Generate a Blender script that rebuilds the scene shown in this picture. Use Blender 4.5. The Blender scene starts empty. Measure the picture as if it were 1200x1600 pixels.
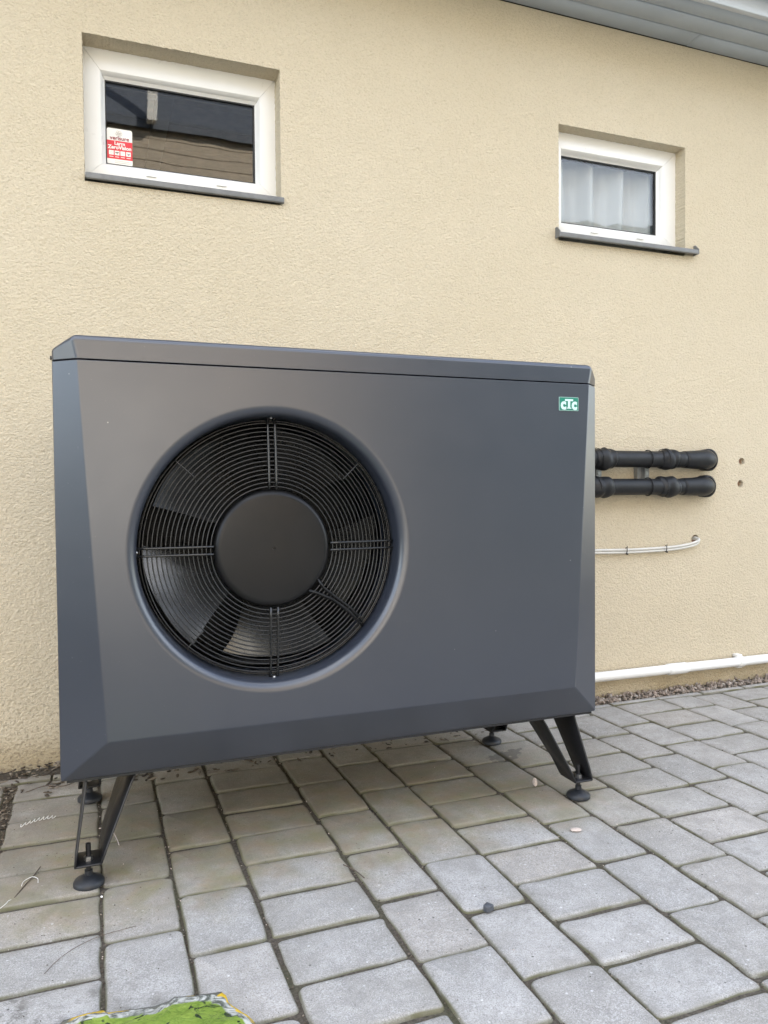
import bpy, bmesh, math, random
from mathutils import Vector, Matrix, noise
R = math.radians
S = bpy.context.scene
C = S.collection
rnd = random.Random(7)

# ------------------------------------------------------------------ camera, sky, sun, exposure
CAM = Vector((0.0772, -1.7238, 0.8575)); YAW, PITCH, ROLL, FPX = R(20.83), R(1.6225), R(-0.5136), 1192.6
fw = Vector((math.sin(YAW)*math.cos(PITCH), math.cos(YAW)*math.cos(PITCH), -math.sin(PITCH)))
rt = Vector((math.cos(YAW), -math.sin(YAW), 0)); up = rt.cross(fw)
rt2 = rt*math.cos(ROLL) + up*math.sin(ROLL); up2 = -rt*math.sin(ROLL) + up*math.cos(ROLL)
cd = bpy.data.cameras.new('camera'); cam = bpy.data.objects.new('camera', cd); C.objects.link(cam)
m3 = Matrix((rt2, up2, -fw)).transposed()
cam.matrix_world = Matrix.Translation(CAM) @ m3.to_4x4()
cd.sensor_fit = 'VERTICAL'; cd.sensor_height = 36; cd.lens = FPX/1600*36; cd.clip_start = 0.02; cd.clip_end = 600
S.camera = cam
def proj(P):
    d = Vector(P) - CAM; z = d.dot(fw)
    if z < .05: return None
    return 600 + FPX*d.dot(rt2)/z, 800 - FPX*d.dot(up2)/z

SUN_EL, SUN_AZ = R(32), R(38)          # sun behind the house, to the right (azimuth from +Y towards +X)
w = bpy.data.worlds.new('World'); S.world = w; w.use_nodes = True
wn, wl = w.node_tree.nodes, w.node_tree.links
bg = wn['Background']
sky = wn.new('ShaderNodeTexSky'); sky.sky_type = 'NISHITA'; sky.sun_disc = False
sky.sun_elevation = SUN_EL; sky.sun_rotation = SUN_AZ; sky.dust_density = .5; sky.ozone_density = 1.5
tcw = wn.new('ShaderNodeTexCoord'); nzw = wn.new('ShaderNodeTexNoise'); nzw.inputs['Scale'].default_value = 2.2; nzw.inputs['Detail'].default_value = 6
rw = wn.new('ShaderNodeMapRange'); rw.inputs[1].default_value = .45; rw.inputs[2].default_value = .7; rw.inputs[3].default_value = .12; rw.inputs[4].default_value = .8
mxw = wn.new('ShaderNodeMix'); mxw.data_type = 'RGBA'; mxw.inputs[7].default_value = (10.5, 10.5, 10.6, 1)
wl.new(tcw.outputs['Generated'], nzw.inputs['Vector']); wl.new(nzw.outputs['Fac'], rw.inputs[0]); wl.new(rw.outputs[0], mxw.inputs[0])
wl.new(sky.outputs[0], mxw.inputs[6]); wl.new(mxw.outputs[2], bg.inputs[0]); bg.inputs[1].default_value = 0.10
sd = bpy.data.lights.new('sun', 'SUN'); sd.energy = 4.5; sd.angle = R(.53); sd.color = (1, .93, .82)
sun = bpy.data.objects.new('sun', sd); C.objects.link(sun)
sdir = Vector((math.sin(SUN_AZ)*math.cos(SUN_EL), math.cos(SUN_AZ)*math.cos(SUN_EL), math.sin(SUN_EL)))
sun.rotation_euler = sdir.to_track_quat('Z', 'Y').to_euler(); sun.location = sdir*30
vs = S.view_settings; vs.view_transform = 'Standard'; vs.look = 'None'; vs.gamma = 1; vs.use_curve_mapping = False; vs.exposure = 2.58

# ------------------------------------------------------------------ material helpers
class N:
    def __init__(s, name):
        s.m = bpy.data.materials.new(name); s.m.use_nodes = True; s.t = s.m.node_tree; s.b = s.t.nodes['Principled BSDF']
        s.pos = None
    def n(s, t, **k):
        x = s.t.nodes.new(t)
        for a, v in k.items(): setattr(x, a, v)
        return x
    def l(s, a, b): s.t.links.new(a, b)
    def geo(s):
        if not s.pos: s.pos = s.n('ShaderNodeNewGeometry').outputs['Position']
        return s.pos
    def obj(s): return s.n('ShaderNodeTexCoord').outputs['Object']
    def noise(s, scale, detail=4, rough=.55, vec=None, dist=0):
        x = s.n('ShaderNodeTexNoise'); x.inputs['Scale'].default_value = scale; x.inputs['Detail'].default_value = detail
        x.inputs['Roughness'].default_value = rough; x.inputs['Distortion'].default_value = dist
        s.l(vec or s.geo(), x.inputs['Vector']); return x.outputs['Fac']
    def voro(s, scale, vec=None, feature='F1', rnd_=1):
        x = s.n('ShaderNodeTexVoronoi', feature=feature); x.inputs['Scale'].default_value = scale; x.inputs['Randomness'].default_value = rnd_
        s.l(vec or s.geo(), x.inputs['Vector']); return x
    def rng(s, v, a, b, c=0., d=1., smooth=False):
        x = s.n('ShaderNodeMapRange'); 
        if smooth: x.interpolation_type = 'SMOOTHSTEP'
        for i, q in enumerate((a, b, c, d)): x.inputs[i+1].default_value = q
        s.l(v, x.inputs[0]); return x.outputs[0]
    def math(s, op, a, b=None):
        x = s.n('ShaderNodeMath', operation=op)
        for i, q in enumerate((a, b)):
            if q is None: continue
            if isinstance(q, (int, float)): x.inputs[i].default_value = q
            else: s.l(q, x.inputs[i])
        return x.outputs[0]
    def mix(s, f, a, b, blend='MIX'):
        x = s.n('ShaderNodeMix', data_type='RGBA', blend_type=blend)
        for i, q in ((0, f), (6, a), (7, b)):
            if isinstance(q, (int, float)): x.inputs[i].default_value = q
            elif isinstance(q, tuple): x.inputs[i].default_value = (*q, 1)
            else: s.l(q, x.inputs[i])
        return x.outputs[2]
    def xyz(s, v=None):
        x = s.n('ShaderNodeSeparateXYZ'); s.l(v or s.geo(), x.inputs[0]); return x.outputs
    def bump(s, h, strength=.5, dist=.003):
        x = s.n('ShaderNodeBump'); x.inputs['Strength'].default_value = strength; x.inputs['Distance'].default_value = dist
        s.l(h, x.inputs['Height']); s.l(x.outputs[0], s.b.inputs['Normal'])
    def col(s, c):
        if isinstance(c, tuple): s.b.inputs['Base Color'].default_value = (*c, 1)
        else: s.l(c, s.b.inputs['Base Color'])
    def rough(s, r):
        if isinstance(r, (int, float)): s.b.inputs['Roughness'].default_value = r
        else: s.l(r, s.b.inputs['Roughness'])
M = {}
def simple(name, c, rough=.5, metal=0, spec=.5, var=.12, vscale=18, bump=0, bscale=300):
    s = N(name); v = s.rng(s.noise(vscale), .3, .7, 1-var, 1+var)
    mul = s.n('ShaderNodeVectorMath', operation='SCALE'); mul.inputs[0].default_value = c; s.l(v, mul.inputs['Scale'])
    s.col(mul.outputs[0]); s.rough(s.rng(s.noise(vscale*2.3), .3, .7, max(0, rough-.06), min(1, rough+.06)))
    s.b.inputs['Metallic'].default_value = metal; s.b.inputs['Specular IOR Level'].default_value = spec
    if bump: s.bump(s.noise(bscale, 3), bump, .001)
    M[name] = s.m; return s

# render (rough-cast plaster) of the house wall
s = N('stucco'); P = s.geo()
st = s.n('ShaderNodeMapping'); st.inputs['Scale'].default_value = (1, 1, 1.25); s.l(P, st.inputs[0]); V = st.outputs[0]
n1 = s.noise(170, 3, .62, V, .6); n2 = s.noise(55, 3, .6, V); v1 = s.voro(120, V, 'SMOOTH_F1').outputs['Distance']
h = s.math('ADD', s.math('MULTIPLY', n1, 1.0), s.math('MULTIPLY', v1, .55)); h = s.math('ADD', h, s.math('MULTIPLY', n2, .5))
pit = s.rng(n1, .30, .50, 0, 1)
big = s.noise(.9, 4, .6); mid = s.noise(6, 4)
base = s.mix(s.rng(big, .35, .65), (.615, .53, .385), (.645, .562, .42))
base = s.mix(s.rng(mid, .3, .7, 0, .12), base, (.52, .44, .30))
base = s.mix(s.math('MULTIPLY', s.math('SUBTRACT', 1, pit), .42), base, (.40, .33, .215))  # hollows of the grain darkened in colour, for shade the bump lacks
sp = s.voro(28, P); spots = s.rng(sp.outputs['Distance'], .0, .05, 1, 0)
rs = s.n('ShaderNodeSeparateColor'); s.l(sp.outputs['Color'], rs.inputs[0]); spots = s.math('MULTIPLY', spots, s.math('GREATER_THAN', rs.outputs[0], .86))
base = s.mix(s.math('MULTIPLY', spots, .6), base, (.16, .12, .08))
z = s.xyz()[2]; low = s.math('MULTIPLY', s.rng(z, .0, .13, 1, 0, True), s.rng(s.noise(7, 5), .3, .6, .35, 1))
base = s.mix(s.math('MULTIPLY', low, .6), base, (.30, .215, .095))
spl = s.math('MULTIPLY', s.rng(z, .0, .42, 1, 0), s.rng(s.noise(95, 3, .6), .52, .62, 0, 1)); spl = s.math('MULTIPLY', spl, s.rng(s.xyz()[0], .9, .1, .35, 1))
base = s.mix(s.math('MULTIPLY', spl, .6), base, (.20, .16, .11))
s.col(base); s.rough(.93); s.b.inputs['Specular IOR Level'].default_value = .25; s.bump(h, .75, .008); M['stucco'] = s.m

# concrete pavers
s = N('paver_concrete'); oi = s.n('ShaderNodeObjectInfo').outputs['Random']
fine = s.noise(420, 2, .7); med = s.noise(48, 5, .65); lar = s.noise(5.5, 4)
c = s.mix(s.rng(lar, .3, .7), (.30, .29, .275), (.43, .415, .395))
c = s.mix(s.rng(oi, 0, 1, 0, .5), c, (.50, .475, .445)); o2 = s.math('FRACT', s.math('MULTIPLY', oi, 7.31)); c = s.mix(s.rng(o2, .55, 1, 0, .55), c, (.33, .31, .28)); o3 = s.math('FRACT', s.math('MULTIPLY', oi, 23.7)); c = s.mix(s.rng(o3, .6, 1, 0, .4), c, (.42, .36, .30)); c = s.mix(s.rng(med, .42, .72, 0, .45), c, (.25, .242, .235))
c = s.mix(s.rng(fine, .54, .68, 0, .7), c, (.60, .595, .58)); c = s.mix(s.rng(fine, .32, .46, .7, 0), c, (.15, .145, .14)); f2 = s.noise(170, 3, .7); c = s.mix(s.rng(f2, .56, .70, 0, .5), c, (.56, .55, .54)); c = s.mix(s.rng(f2, .30, .42, .5, 0), c, (.17, .165, .16))
vv = s.voro(70); cs = s.n('ShaderNodeSeparateColor'); s.l(vv.outputs['Color'], cs.inputs[0])
dot = s.rng(vv.outputs['Distance'], .12, .2, 1, 0)
c = s.mix(s.math('MULTIPLY', dot, s.math('GREATER_THAN', cs.outputs[0], .93)), c, (.62, .61, .60))
c = s.mix(s.math('MULTIPLY', s.math('MULTIPLY', dot, s.math('LESS_THAN', cs.outputs[0], .05)), .85), c, (.07, .065, .06))
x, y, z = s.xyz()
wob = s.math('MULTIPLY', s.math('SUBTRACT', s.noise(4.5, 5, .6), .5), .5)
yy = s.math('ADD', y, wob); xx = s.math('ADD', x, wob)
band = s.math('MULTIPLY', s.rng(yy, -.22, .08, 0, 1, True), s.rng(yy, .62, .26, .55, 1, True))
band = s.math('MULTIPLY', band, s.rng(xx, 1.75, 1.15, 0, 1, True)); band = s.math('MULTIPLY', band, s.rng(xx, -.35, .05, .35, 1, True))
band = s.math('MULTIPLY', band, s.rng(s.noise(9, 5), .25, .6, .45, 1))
c = s.mix(s.math('MULTIPLY', band, .88), c, s.mix(s.rng(s.noise(17, 4), .4, .6), (.26, .195, .11), (.215, .19, .095)))                     # algae and dirt washed off the unit; tone beneath it is painted-in shade
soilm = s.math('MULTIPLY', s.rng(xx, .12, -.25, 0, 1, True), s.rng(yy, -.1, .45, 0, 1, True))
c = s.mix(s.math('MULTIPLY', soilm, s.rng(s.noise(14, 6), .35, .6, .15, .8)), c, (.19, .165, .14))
nz_ = s.xyz(s.n('ShaderNodeNewGeometry').outputs['Normal'])[2]; edge = s.rng(nz_, .62, .93, 1, 0)
gx_, gy2, gz_ = s.xyz(s.n('ShaderNodeTexCoord').outputs['Generated'])
ax = s.math('ABSOLUTE', s.math('SUBTRACT', gx_, .5)); ay = s.math('ABSOLUTE', s.math('SUBTRACT', gy2, .5)); rim = s.rng(s.math('MAXIMUM', ax, ay), .36, .5, 0, 1)
mot = s.rng(s.noise(13, 6, .68), .40, .68, 0, 1)
c = s.mix(s.math('MULTIPLY', s.math('MULTIPLY', rim, s.rng(s.noise(19, 5, .65), .34, .62, .1, 1)), .55), c, (.19, .175, .145))
c = s.mix(s.math('MULTIPLY', mot, .46), c, (.20, .188, .165))
m3_ = s.rng(s.noise(75, 4, .7), .60, .70, 0, 1); c = s.mix(s.math('MULTIPLY', m3_, .35), c, (.13, .12, .10))
c = s.mix(s.math('MULTIPLY', edge, s.rng(s.noise(11, 4), .35, .62, .35, .95)), c, (.125, .118, .065))  # moss on the rounded arrises
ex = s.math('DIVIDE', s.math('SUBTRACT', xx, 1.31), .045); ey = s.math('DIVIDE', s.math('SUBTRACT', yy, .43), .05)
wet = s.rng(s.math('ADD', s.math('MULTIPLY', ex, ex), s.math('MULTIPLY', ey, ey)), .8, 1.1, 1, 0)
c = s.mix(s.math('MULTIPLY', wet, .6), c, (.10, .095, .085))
grm = s.math('MULTIPLY', s.rng(xx, .16, -.02, 0, 1, True), s.rng(yy, -.30, -.46, 0, 1, True)); c = s.mix(s.math('MULTIPLY', grm, s.rng(s.noise(26, 6, .7), .50, .60, 0, .85)), c, (.07, .062, .05))
stk = s.n('ShaderNodeMapping'); stk.inputs['Rotation'].default_value = (0, 0, .5); stk.inputs['Scale'].default_value = (6, 45, 1); s.l(s.geo(), stk.inputs[0])
c = s.mix(s.rng(s.noise(1, 3, .5, stk.outputs[0]), .73, .80, 0, .6), c, (.62, .61, .6))
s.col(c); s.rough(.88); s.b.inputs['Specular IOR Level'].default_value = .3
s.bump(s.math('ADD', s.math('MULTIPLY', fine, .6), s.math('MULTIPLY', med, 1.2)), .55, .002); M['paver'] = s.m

s = N('joint_sand'); c = s.mix(s.rng(s.noise(160, 4), .3, .7), (.035, .028, .02), (.12, .10, .075))
c = s.mix(s.rng(s.noise(6, 4), .5, .66, 0, .5), c, (.055, .058, .022)); s.col(c); s.rough(.95); s.bump(s.noise(200, 3), .8, .004); M['sand'] = s.m
s = N('soil'); c = s.mix(s.rng(s.noise(60, 5), .3, .7), (.04, .03, .022), (.13, .10, .075)); s.col(c); s.rough(.95); s.bump(s.noise(90, 5), .9, .01); M['soil'] = s.m
s = N('yard_ground'); c = s.mix(s.rng(s.noise(3, 6), .3, .7), (.05, .055, .04), (.09, .09, .07)); s.col(c); s.rough(.95); M['ground'] = s.m
s = N('stone_chip'); r_ = s.n('ShaderNodeNewGeometry').outputs['Random Per Island']
cr = s.n('ShaderNodeValToRGB'); s.l(r_, cr.inputs[0]); e = cr.color_ramp.elements
e[0].color = (.17, .14, .115, 1); e[1].color = (.46, .42, .37, 1)
for p_, q in ((.3, (.29, .235, .19, 1)), (.55, (.30, .25, .21, 1)), (.8, (.38, .31, .26, 1))): k = e.new(p_); k.color = q
s.col(s.mix(s.rng(s.noise(200), .3, .7, 0, .4), cr.outputs[0], (.18, .14, .11))); s.rough(.85); M['gravel'] = s.m
s = N('bark_chip'); r_ = s.n('ShaderNodeNewGeometry').outputs['Random Per Island']
cr = s.n('ShaderNodeValToRGB'); s.l(r_, cr.inputs[0]); e = cr.color_ramp.elements
e[0].color = (.04, .03, .022, 1); e[1].color = (.26, .22, .17, 1); k = e.new(.6); k.color = (.10, .075, .05, 1)
s.col(cr.outputs[0]); s.rough(.9); M['chips'] = s.m

# satin graphite coating of the heat pump
s = N('graphite_paint'); v = s.noise(3.5, 5); c = s.mix(s.rng(v, .3, .7), (.026, .031, .044), (.030, .035, .048))
d = s.rng(s.noise(160, 3, .6), .68, .78, 0, .3); c = s.mix(d, c, (.2, .2, .2))
vd = s.voro(26); sc_ = s.n('ShaderNodeSeparateColor'); s.l(vd.outputs['Color'], sc_.inputs[0])
c = s.mix(s.math('MULTIPLY', s.rng(vd.outputs['Distance'], .015, .05, .8, 0), s.math('GREATER_THAN', sc_.outputs[0], .82)), c, (.34, .34, .33))
s.col(c)
s.rough(s.rng(s.noise(9, 5), .3, .7, .28, .33)); s.b.inputs['Specular IOR Level'].default_value = 1.0; s.bump(s.noise(900, 2), .08, .0006); M['paint'] = s.m
simple('black_metal', (.012, .012, .013), .42); simple('guard_wire', (.010, .010, .010), .28, spec=.65)
simple('black_plastic', (.009, .009, .0095), .34, spec=.26, var=.15, vscale=7, bump=.05, bscale=700)
simple('blade_metal', (.10, .10, .098), .24, metal=.75, spec=.5, var=.2, vscale=9)
simple('coil_metal', (.02, .021, .023), .6); simple('rubber', (.010, .0105, .0115), .5, spec=.4, vscale=25, var=.2, bump=.25, bscale=120)
simple('foot_rubber', (.014, .016, .02), .5); simple('steel', (.45, .45, .44), .35, metal=.9)
simple('zinc', (.33, .34, .34), .5, metal=.6, vscale=40)
simple('upvc', (.78, .77, .735), .32, var=.02, vscale=5, bump=.03)
simple('white_pvc', (.80, .80, .78), .38, var=.03); simple('cable_white', (.60, .585, .54), .45, var=.05)
simple('black_tie', (.01, .01, .01), .5); simple('gasket', (.02, .02, .02), .6)
simple('sill_metal', (.16, .16, .155), .45, var=.15, vscale=30)
s = simple('soffit_paint', (.42, .47, .53), .6, var=.06, vscale=4)
simple('gutter_white', (.52, .56, .61), .35, var=.05, vscale=3); simple('roof_sheet', (.06, .06, .065), .5)
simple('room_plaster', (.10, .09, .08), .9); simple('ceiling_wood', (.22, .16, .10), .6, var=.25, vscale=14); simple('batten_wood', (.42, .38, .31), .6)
simple('hole_brick', (.30, .19, .14), .95, var=.3, vscale=150)
simple('tan_cladding', (.36, .30, .23), .8, var=.1); simple('pale_render', (.58, .56, .53), .9, var=.05); simple('added_hedge_leaf', (.028, .045, .055), .9, var=.3, vscale=4); simple('dark_tiles', (.065, .075, .095), .7)
s = N('curtain_cloth'); s.col((.52, .50, .48)); s.rough(.9); s.b.inputs['Transmission Weight'].default_value = 0; s.bump(s.noise(700, 2), .3, .001); M['curtain'] = s.m
for nm, cc in (('sticker_white', (.78, .76, .70)), ('sticker_red', (.62, .02, .035)), ('print_dark', (.09, .07, .065)), ('print_maroon', (.28, .03, .05)), ('print_pale', (.55, .50, .44)),
               ('badge_green', (.012, .19, .125)), ('badge_pale', (.56, .72, .70)), ('badge_rim', (.30, .46, .42))): simple(nm, cc, .35, var=.03)
simple('twig_bark', (.11, .085, .065), .9, var=.3, vscale=90); simple('shaving_white', (.72, .70, .66), .5)
simple('pebble_pale', (.55, .46, .40), .8, var=.15, vscale=120); simple('pebble_dark', (.07, .075, .085), .6, var=.2, vscale=120)
# window glass: clear sheet with a Fresnel reflection
g = bpy.data.materials.new('window_glass'); g.use_nodes = True; t = g.node_tree; t.nodes.clear()
o_ = t.nodes.new('ShaderNodeOutputMaterial'); mx = t.nodes.new('ShaderNodeMixShader'); tr = t.nodes.new('ShaderNodeBsdfTransparent'); gl = t.nodes.new('ShaderNodeBsdfGlossy')
fr = t.nodes.new('ShaderNodeLayerWeight'); fr.inputs[0].default_value = .5; pw = t.nodes.new('ShaderNodeMath'); pw.operation = 'POWER'; pw.inputs[1].default_value = 5; ma = t.nodes.new('ShaderNodeMath'); ma.operation = 'MULTIPLY_ADD'; ma.inputs[1].default_value = .94; ma.inputs[2].default_value = .055
tr.inputs[0].default_value = (.93, .95, .95, 1); gl.inputs['Roughness'].default_value = .012
nzg = t.nodes.new('ShaderNodeTexNoise'); nzg.inputs['Scale'].default_value = 2.5; bpg = t.nodes.new('ShaderNodeBump'); bpg.inputs['Strength'].default_value = .03; bpg.inputs['Distance'].default_value = .02
gp = t.nodes.new('ShaderNodeNewGeometry'); t.links.new(gp.outputs['Position'], nzg.inputs['Vector']); t.links.new(nzg.outputs['Fac'], bpg.inputs['Height']); t.links.new(bpg.outputs[0], gl.inputs['Normal'])
t.links.new(fr.outputs['Facing'], pw.inputs[0]); t.links.new(pw.outputs[0], ma.inputs[0]); t.links.new(ma.outputs[0], mx.inputs[0]); t.links.new(tr.outputs[0], mx.inputs[1]); t.links.new(gl.outputs[0], mx.inputs[2]); t.links.new(mx.outputs[0], o_.inputs[0])
M['glass'] = g
# printed film of the bag: UV u runs round the rim, v from rim (0) to middle (1)
s = N('bag_film'); uv = s.n('ShaderNodeUVMap').outputs[0]; ux = s.xyz(uv); wv = s.noise(16, 4, .6, None, 1.5); v = s.math('ADD', ux[1], s.math('MULTIPLY', s.math('SUBTRACT', wv, .5), .11))
streak = s.noise(30, 4, .6, None, 2)
gr = s.mix(s.rng(streak, .35, .65), (.14, .22, .035), (.25, .34, .06)); gr = s.mix(s.rng(s.noise(14, 3, .5, None, 4), .63, .67), gr, (.03, .05, .02))
mot = s.mix(s.rng(streak, .42, .6), (.10, .11, .09), (.52, .52, .48))
c = s.mix(s.rng(v, .082, .095), mot, gr); yl = s.mix(s.rng(s.noise(17, 2), .44, .50), (.12, .12, .10), (.66, .44, .04)); c = s.mix(s.rng(v, .026, .034), yl, c); c = s.mix(s.rng(v, .50, .505), c, (.0, .20, .11))
s.col(c); s.rough(.15); s.bump(s.noise(28, 4, .6, None, 1.5), .9, .006); M['bag'] = s.m

# ------------------------------------------------------------------ geometry helpers
def link(name, me, mat, parent=None, smooth=False):
    if mat: me.materials.append(M[mat])
    if smooth:
        for p in me.polygons: p.use_smooth = True
    o = bpy.data.objects.new(name, me); C.objects.link(o)
    if parent: o.parent = parent
    return o
def obj(name, bm, mat, parent=None, smooth=False, auto=None):
    bmesh.ops.recalc_face_normals(bm, faces=bm.faces[:]); me = bpy.data.meshes.new(name); bm.to_mesh(me); bm.free()
    o = link(name, me, mat, parent, smooth)
    if auto is not None:
        for p in me.polygons: p.use_smooth = True
        me.set_sharp_from_angle(angle=R(auto))
    return o
def thing(name, label, cat, loc=(0, 0, 0), group=None, kind=None):
    o = bpy.data.objects.new(name, None); C.objects.link(o); o.empty_display_size = .05; o.location = loc
    return tag(o, label, cat, group, kind)
def tag(o, label, cat, group=None, kind=None):
    if label: o['label'] = label
    if cat: o['category'] = cat
    if group: o['group'] = group
    if kind: o['kind'] = kind
    return o
def box(bm, a, b):
    x0, y0, z0 = a; x1, y1, z1 = b
    v = [bm.verts.new(p) for p in ((x0, y0, z0), (x1, y0, z0), (x1, y1, z0), (x0, y1, z0), (x0, y0, z1), (x1, y0, z1), (x1, y1, z1), (x0, y1, z1))]
    for f in ((3, 2, 1, 0), (4, 5, 6, 7), (0, 1, 5, 4), (1, 2, 6, 5), (2, 3, 7, 6), (3, 0, 4, 7)): bm.faces.new([v[i] for i in f])
    return v
def bx(a, b): bm = bmesh.new(); box(bm, a, b); return bm
def bevel(o, wdt, seg=2, ang=20):
    m = o.modifiers.new('bevel', 'BEVEL'); m.width = wdt; m.segments = seg; m.limit_method = 'ANGLE'; m.angle_limit = R(ang); m.harden_normals = False
    for p in o.data.polygons: p.use_smooth = True
    o.data.set_sharp_from_angle(angle=R(35)) if False else None
    return o
def tube(bm, pts, r, seg=8, close=False, cap=True):
    pts = [Vector(p) for p in pts]; rr = r if isinstance(r, (list, tuple)) else [r]*len(pts); n = len(pts); rings = []; prev = None
    for i, p in enumerate(pts):
        if close: tg = pts[(i+1) % n] - pts[i-1]
        else: tg = pts[min(i+1, n-1)] - pts[max(i-1, 0)]
        tg.normalize()
        if prev is None: a = tg.orthogonal().normalized()
        else: a = (prev - tg*prev.dot(tg)).normalized()
        prev = a; b = tg.cross(a)
        rings.append([bm.verts.new(p + (a*math.cos(2*math.pi*k/seg) + b*math.sin(2*math.pi*k/seg))*rr[i]) for k in range(seg)])
    for i in range(n if close else n-1):
        A, B = rings[i], rings[(i+1) % n]
        for k in range(seg): bm.faces.new((A[k], A[(k+1) % seg], B[(k+1) % seg], B[k]))
    if cap and not close:
        bm.faces.new(rings[0]); bm.faces.new(rings[-1])
    return rings
def tb(*a, **k): bm = bmesh.new(); tube(bm, *a, **k); return bm
def lathe_y(bm, prof, cx, cz, seg=96):          # profile of (radius, y) about an axis along Y
    rings = []
    for r, y in prof:
        if r < 1e-6: rings.append([bm.verts.new((cx, y, cz))])
        else: rings.append([bm.verts.new((cx + r*math.cos(2*math.pi*k/seg), y, cz + r*math.sin(2*math.pi*k/seg))) for k in range(seg)])
    for A, B in zip(rings, rings[1:]):
        for k in range(seg):
            k2 = (k+1) % seg
            if len(A) == 1 and len(B) == 1: continue
            if len(A) == 1: bm.faces.new((A[0], B[k], B[k2]))
            elif len(B) == 1: bm.faces.new((A[k], A[k2], B[0]))
            else: bm.faces.new((A[k], A[k2], B[k2], B[k]))
def lathe_z(bm, prof, cx, cy, seg=28):
    rings = [[bm.verts.new((cx + r*math.cos(2*math.pi*k/seg), cy + r*math.sin(2*math.pi*k/seg), z)) for k in range(seg)] for r, z in prof]
    for A, B in zip(rings, rings[1:]):
        for k in range(seg): bm.faces.new((A[k], A[(k+1) % seg], B[(k+1) % seg], B[k]))
    bm.faces.new(rings[0]); bm.faces.new(rings[-1])
def text(name, body, size, loc, mat, parent, sx=1.0, bold=.0, depth=.0004):
    cu = bpy.data.curves.new(name, 'FONT'); cu.body = body; cu.size = size; cu.align_x = 'CENTER'; cu.align_y = 'CENTER'; cu.offset = bold; cu.extrude = depth; cu.resolution_u = 3
    o = bpy.data.objects.new(name, cu); C.objects.link(o)
    dg = bpy.context.evaluated_depsgraph_get(); me = bpy.data.meshes.new_from_object(o.evaluated_get(dg)); bpy.data.objects.remove(o)
    me.name = name; me.transform(Matrix.Diagonal((sx, 1, 1, 1))); me.transform(Matrix.Rotation(R(90), 4, 'X')); me.transform(Matrix.Translation(loc)); me.materials.clear()
    return link(name, me, mat, parent)

# ------------------------------------------------------------------ ground
D = .8845
g_ = obj('ground', bx((-150, -150, -.30), (150, 150, -.075)), 'ground'); tag(g_, 'dark yard ground beyond the paving', None, kind='structure')

# ------------------------------------------------------------------ the house
house = thing('house', 'cream rendered house wall with two small white windows and grey eaves', 'house', (2, D, 0))
hp = Matrix.Translation((-2, -D, 0))
def H(o): o.matrix_parent_inverse = hp; return o
def hobj(*a, **k): return H(obj(*a, **k))
OPEN = [(.070, .701, 1.846, 2.303), (1.822, 2.453, 1.848, 2.300)]
ROUND = [(2.772, .972, .0165), (2.765, .873, .0165), (2.512, .632, .021)]
X0, X1, ZT = -7.0, 9.0, 2.722
bm = bmesh.new(); edges = []; loops = []
def addloop(pts):
    vs_ = [bm.verts.new(p) for p in pts]; es = [bm.edges.new((vs_[i], vs_[(i+1) % len(vs_)])) for i in range(len(vs_))]
    edges.extend(es); return vs_
addloop([(X0, D, -.12), (X1, D, -.12), (X1, D, ZT), (X0, D, ZT)])
for (a, b, c0, d0) in OPEN:
    pts = []
    cor = [(a, c0), (b, c0), (b, d0), (a, d0)]
    for i in range(4):
        p, q = cor[i], cor[(i+1) % 4]; n = int(math.hypot(q[0]-p[0], q[1]-p[1])/.007)
        for k in range(n):
            t_ = k/n; px, pz = p[0]+(q[0]-p[0])*t_, p[1]+(q[1]-p[1])*t_
            j = .0022*noise.noise((px*90, pz*90, 3.1)) + .0016*noise.noise((px*260, pz*260, 8.2))
            if i % 2 == 0: pz += j if i == 2 else -.004
            else: px += j
            pts.append((px, D, pz))
    loops.append((addloop(pts), .10))
for (cx, cz, r) in ROUND:
    loops.append((addloop([(cx + r*(1+.06*rnd.uniform(-1, 1))*math.cos(k*math.pi/10), D, cz + r*(1+.06*rnd.uniform(-1, 1))*math.sin(k*math.pi/10)) for k in range(20)]), .022))
bmesh.ops.triangle_fill(bm, use_beauty=True, use_dissolve=False, edges=edges, normal=(0, -1, 0))
for vs_, dep in loops:
    prev = vs_
    for q in ((.004, .5), (dep, 1)):
        nv = [bm.verts.new((v.co.x, D + q[0], v.co.z)) for v in vs_]
        for i in range(len(nv)): bm.faces.new((prev[i], prev[(i+1) % len(nv)], nv[(i+1) % len(nv)], nv[i]))
        prev = nv
hobj('wall', bm, 'stucco', house)
for (cx, cz, r) in ROUND:
    bm = bmesh.new(); bm.faces.new([bm.verts.new((cx + r*1.3*math.cos(k*math.pi/8), D+.0215, cz + r*1.3*math.sin(k*math.pi/8))) for k in range(16)])
    hobj('hole_lining', bm, 'hole_brick', house)
bm = bmesh.new()                                                   # the far walls of the house
box(bm, (X0, 8.6, -.12), (X1, 8.9, ZT)); box(bm, (X0-.3, D+.4, -.12), (X0, 8.9, ZT)); box(bm, (X1, D+.4, -.12), (X1+.3, 8.9, ZT))
hobj('wall', bm, 'stucco', house)
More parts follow.
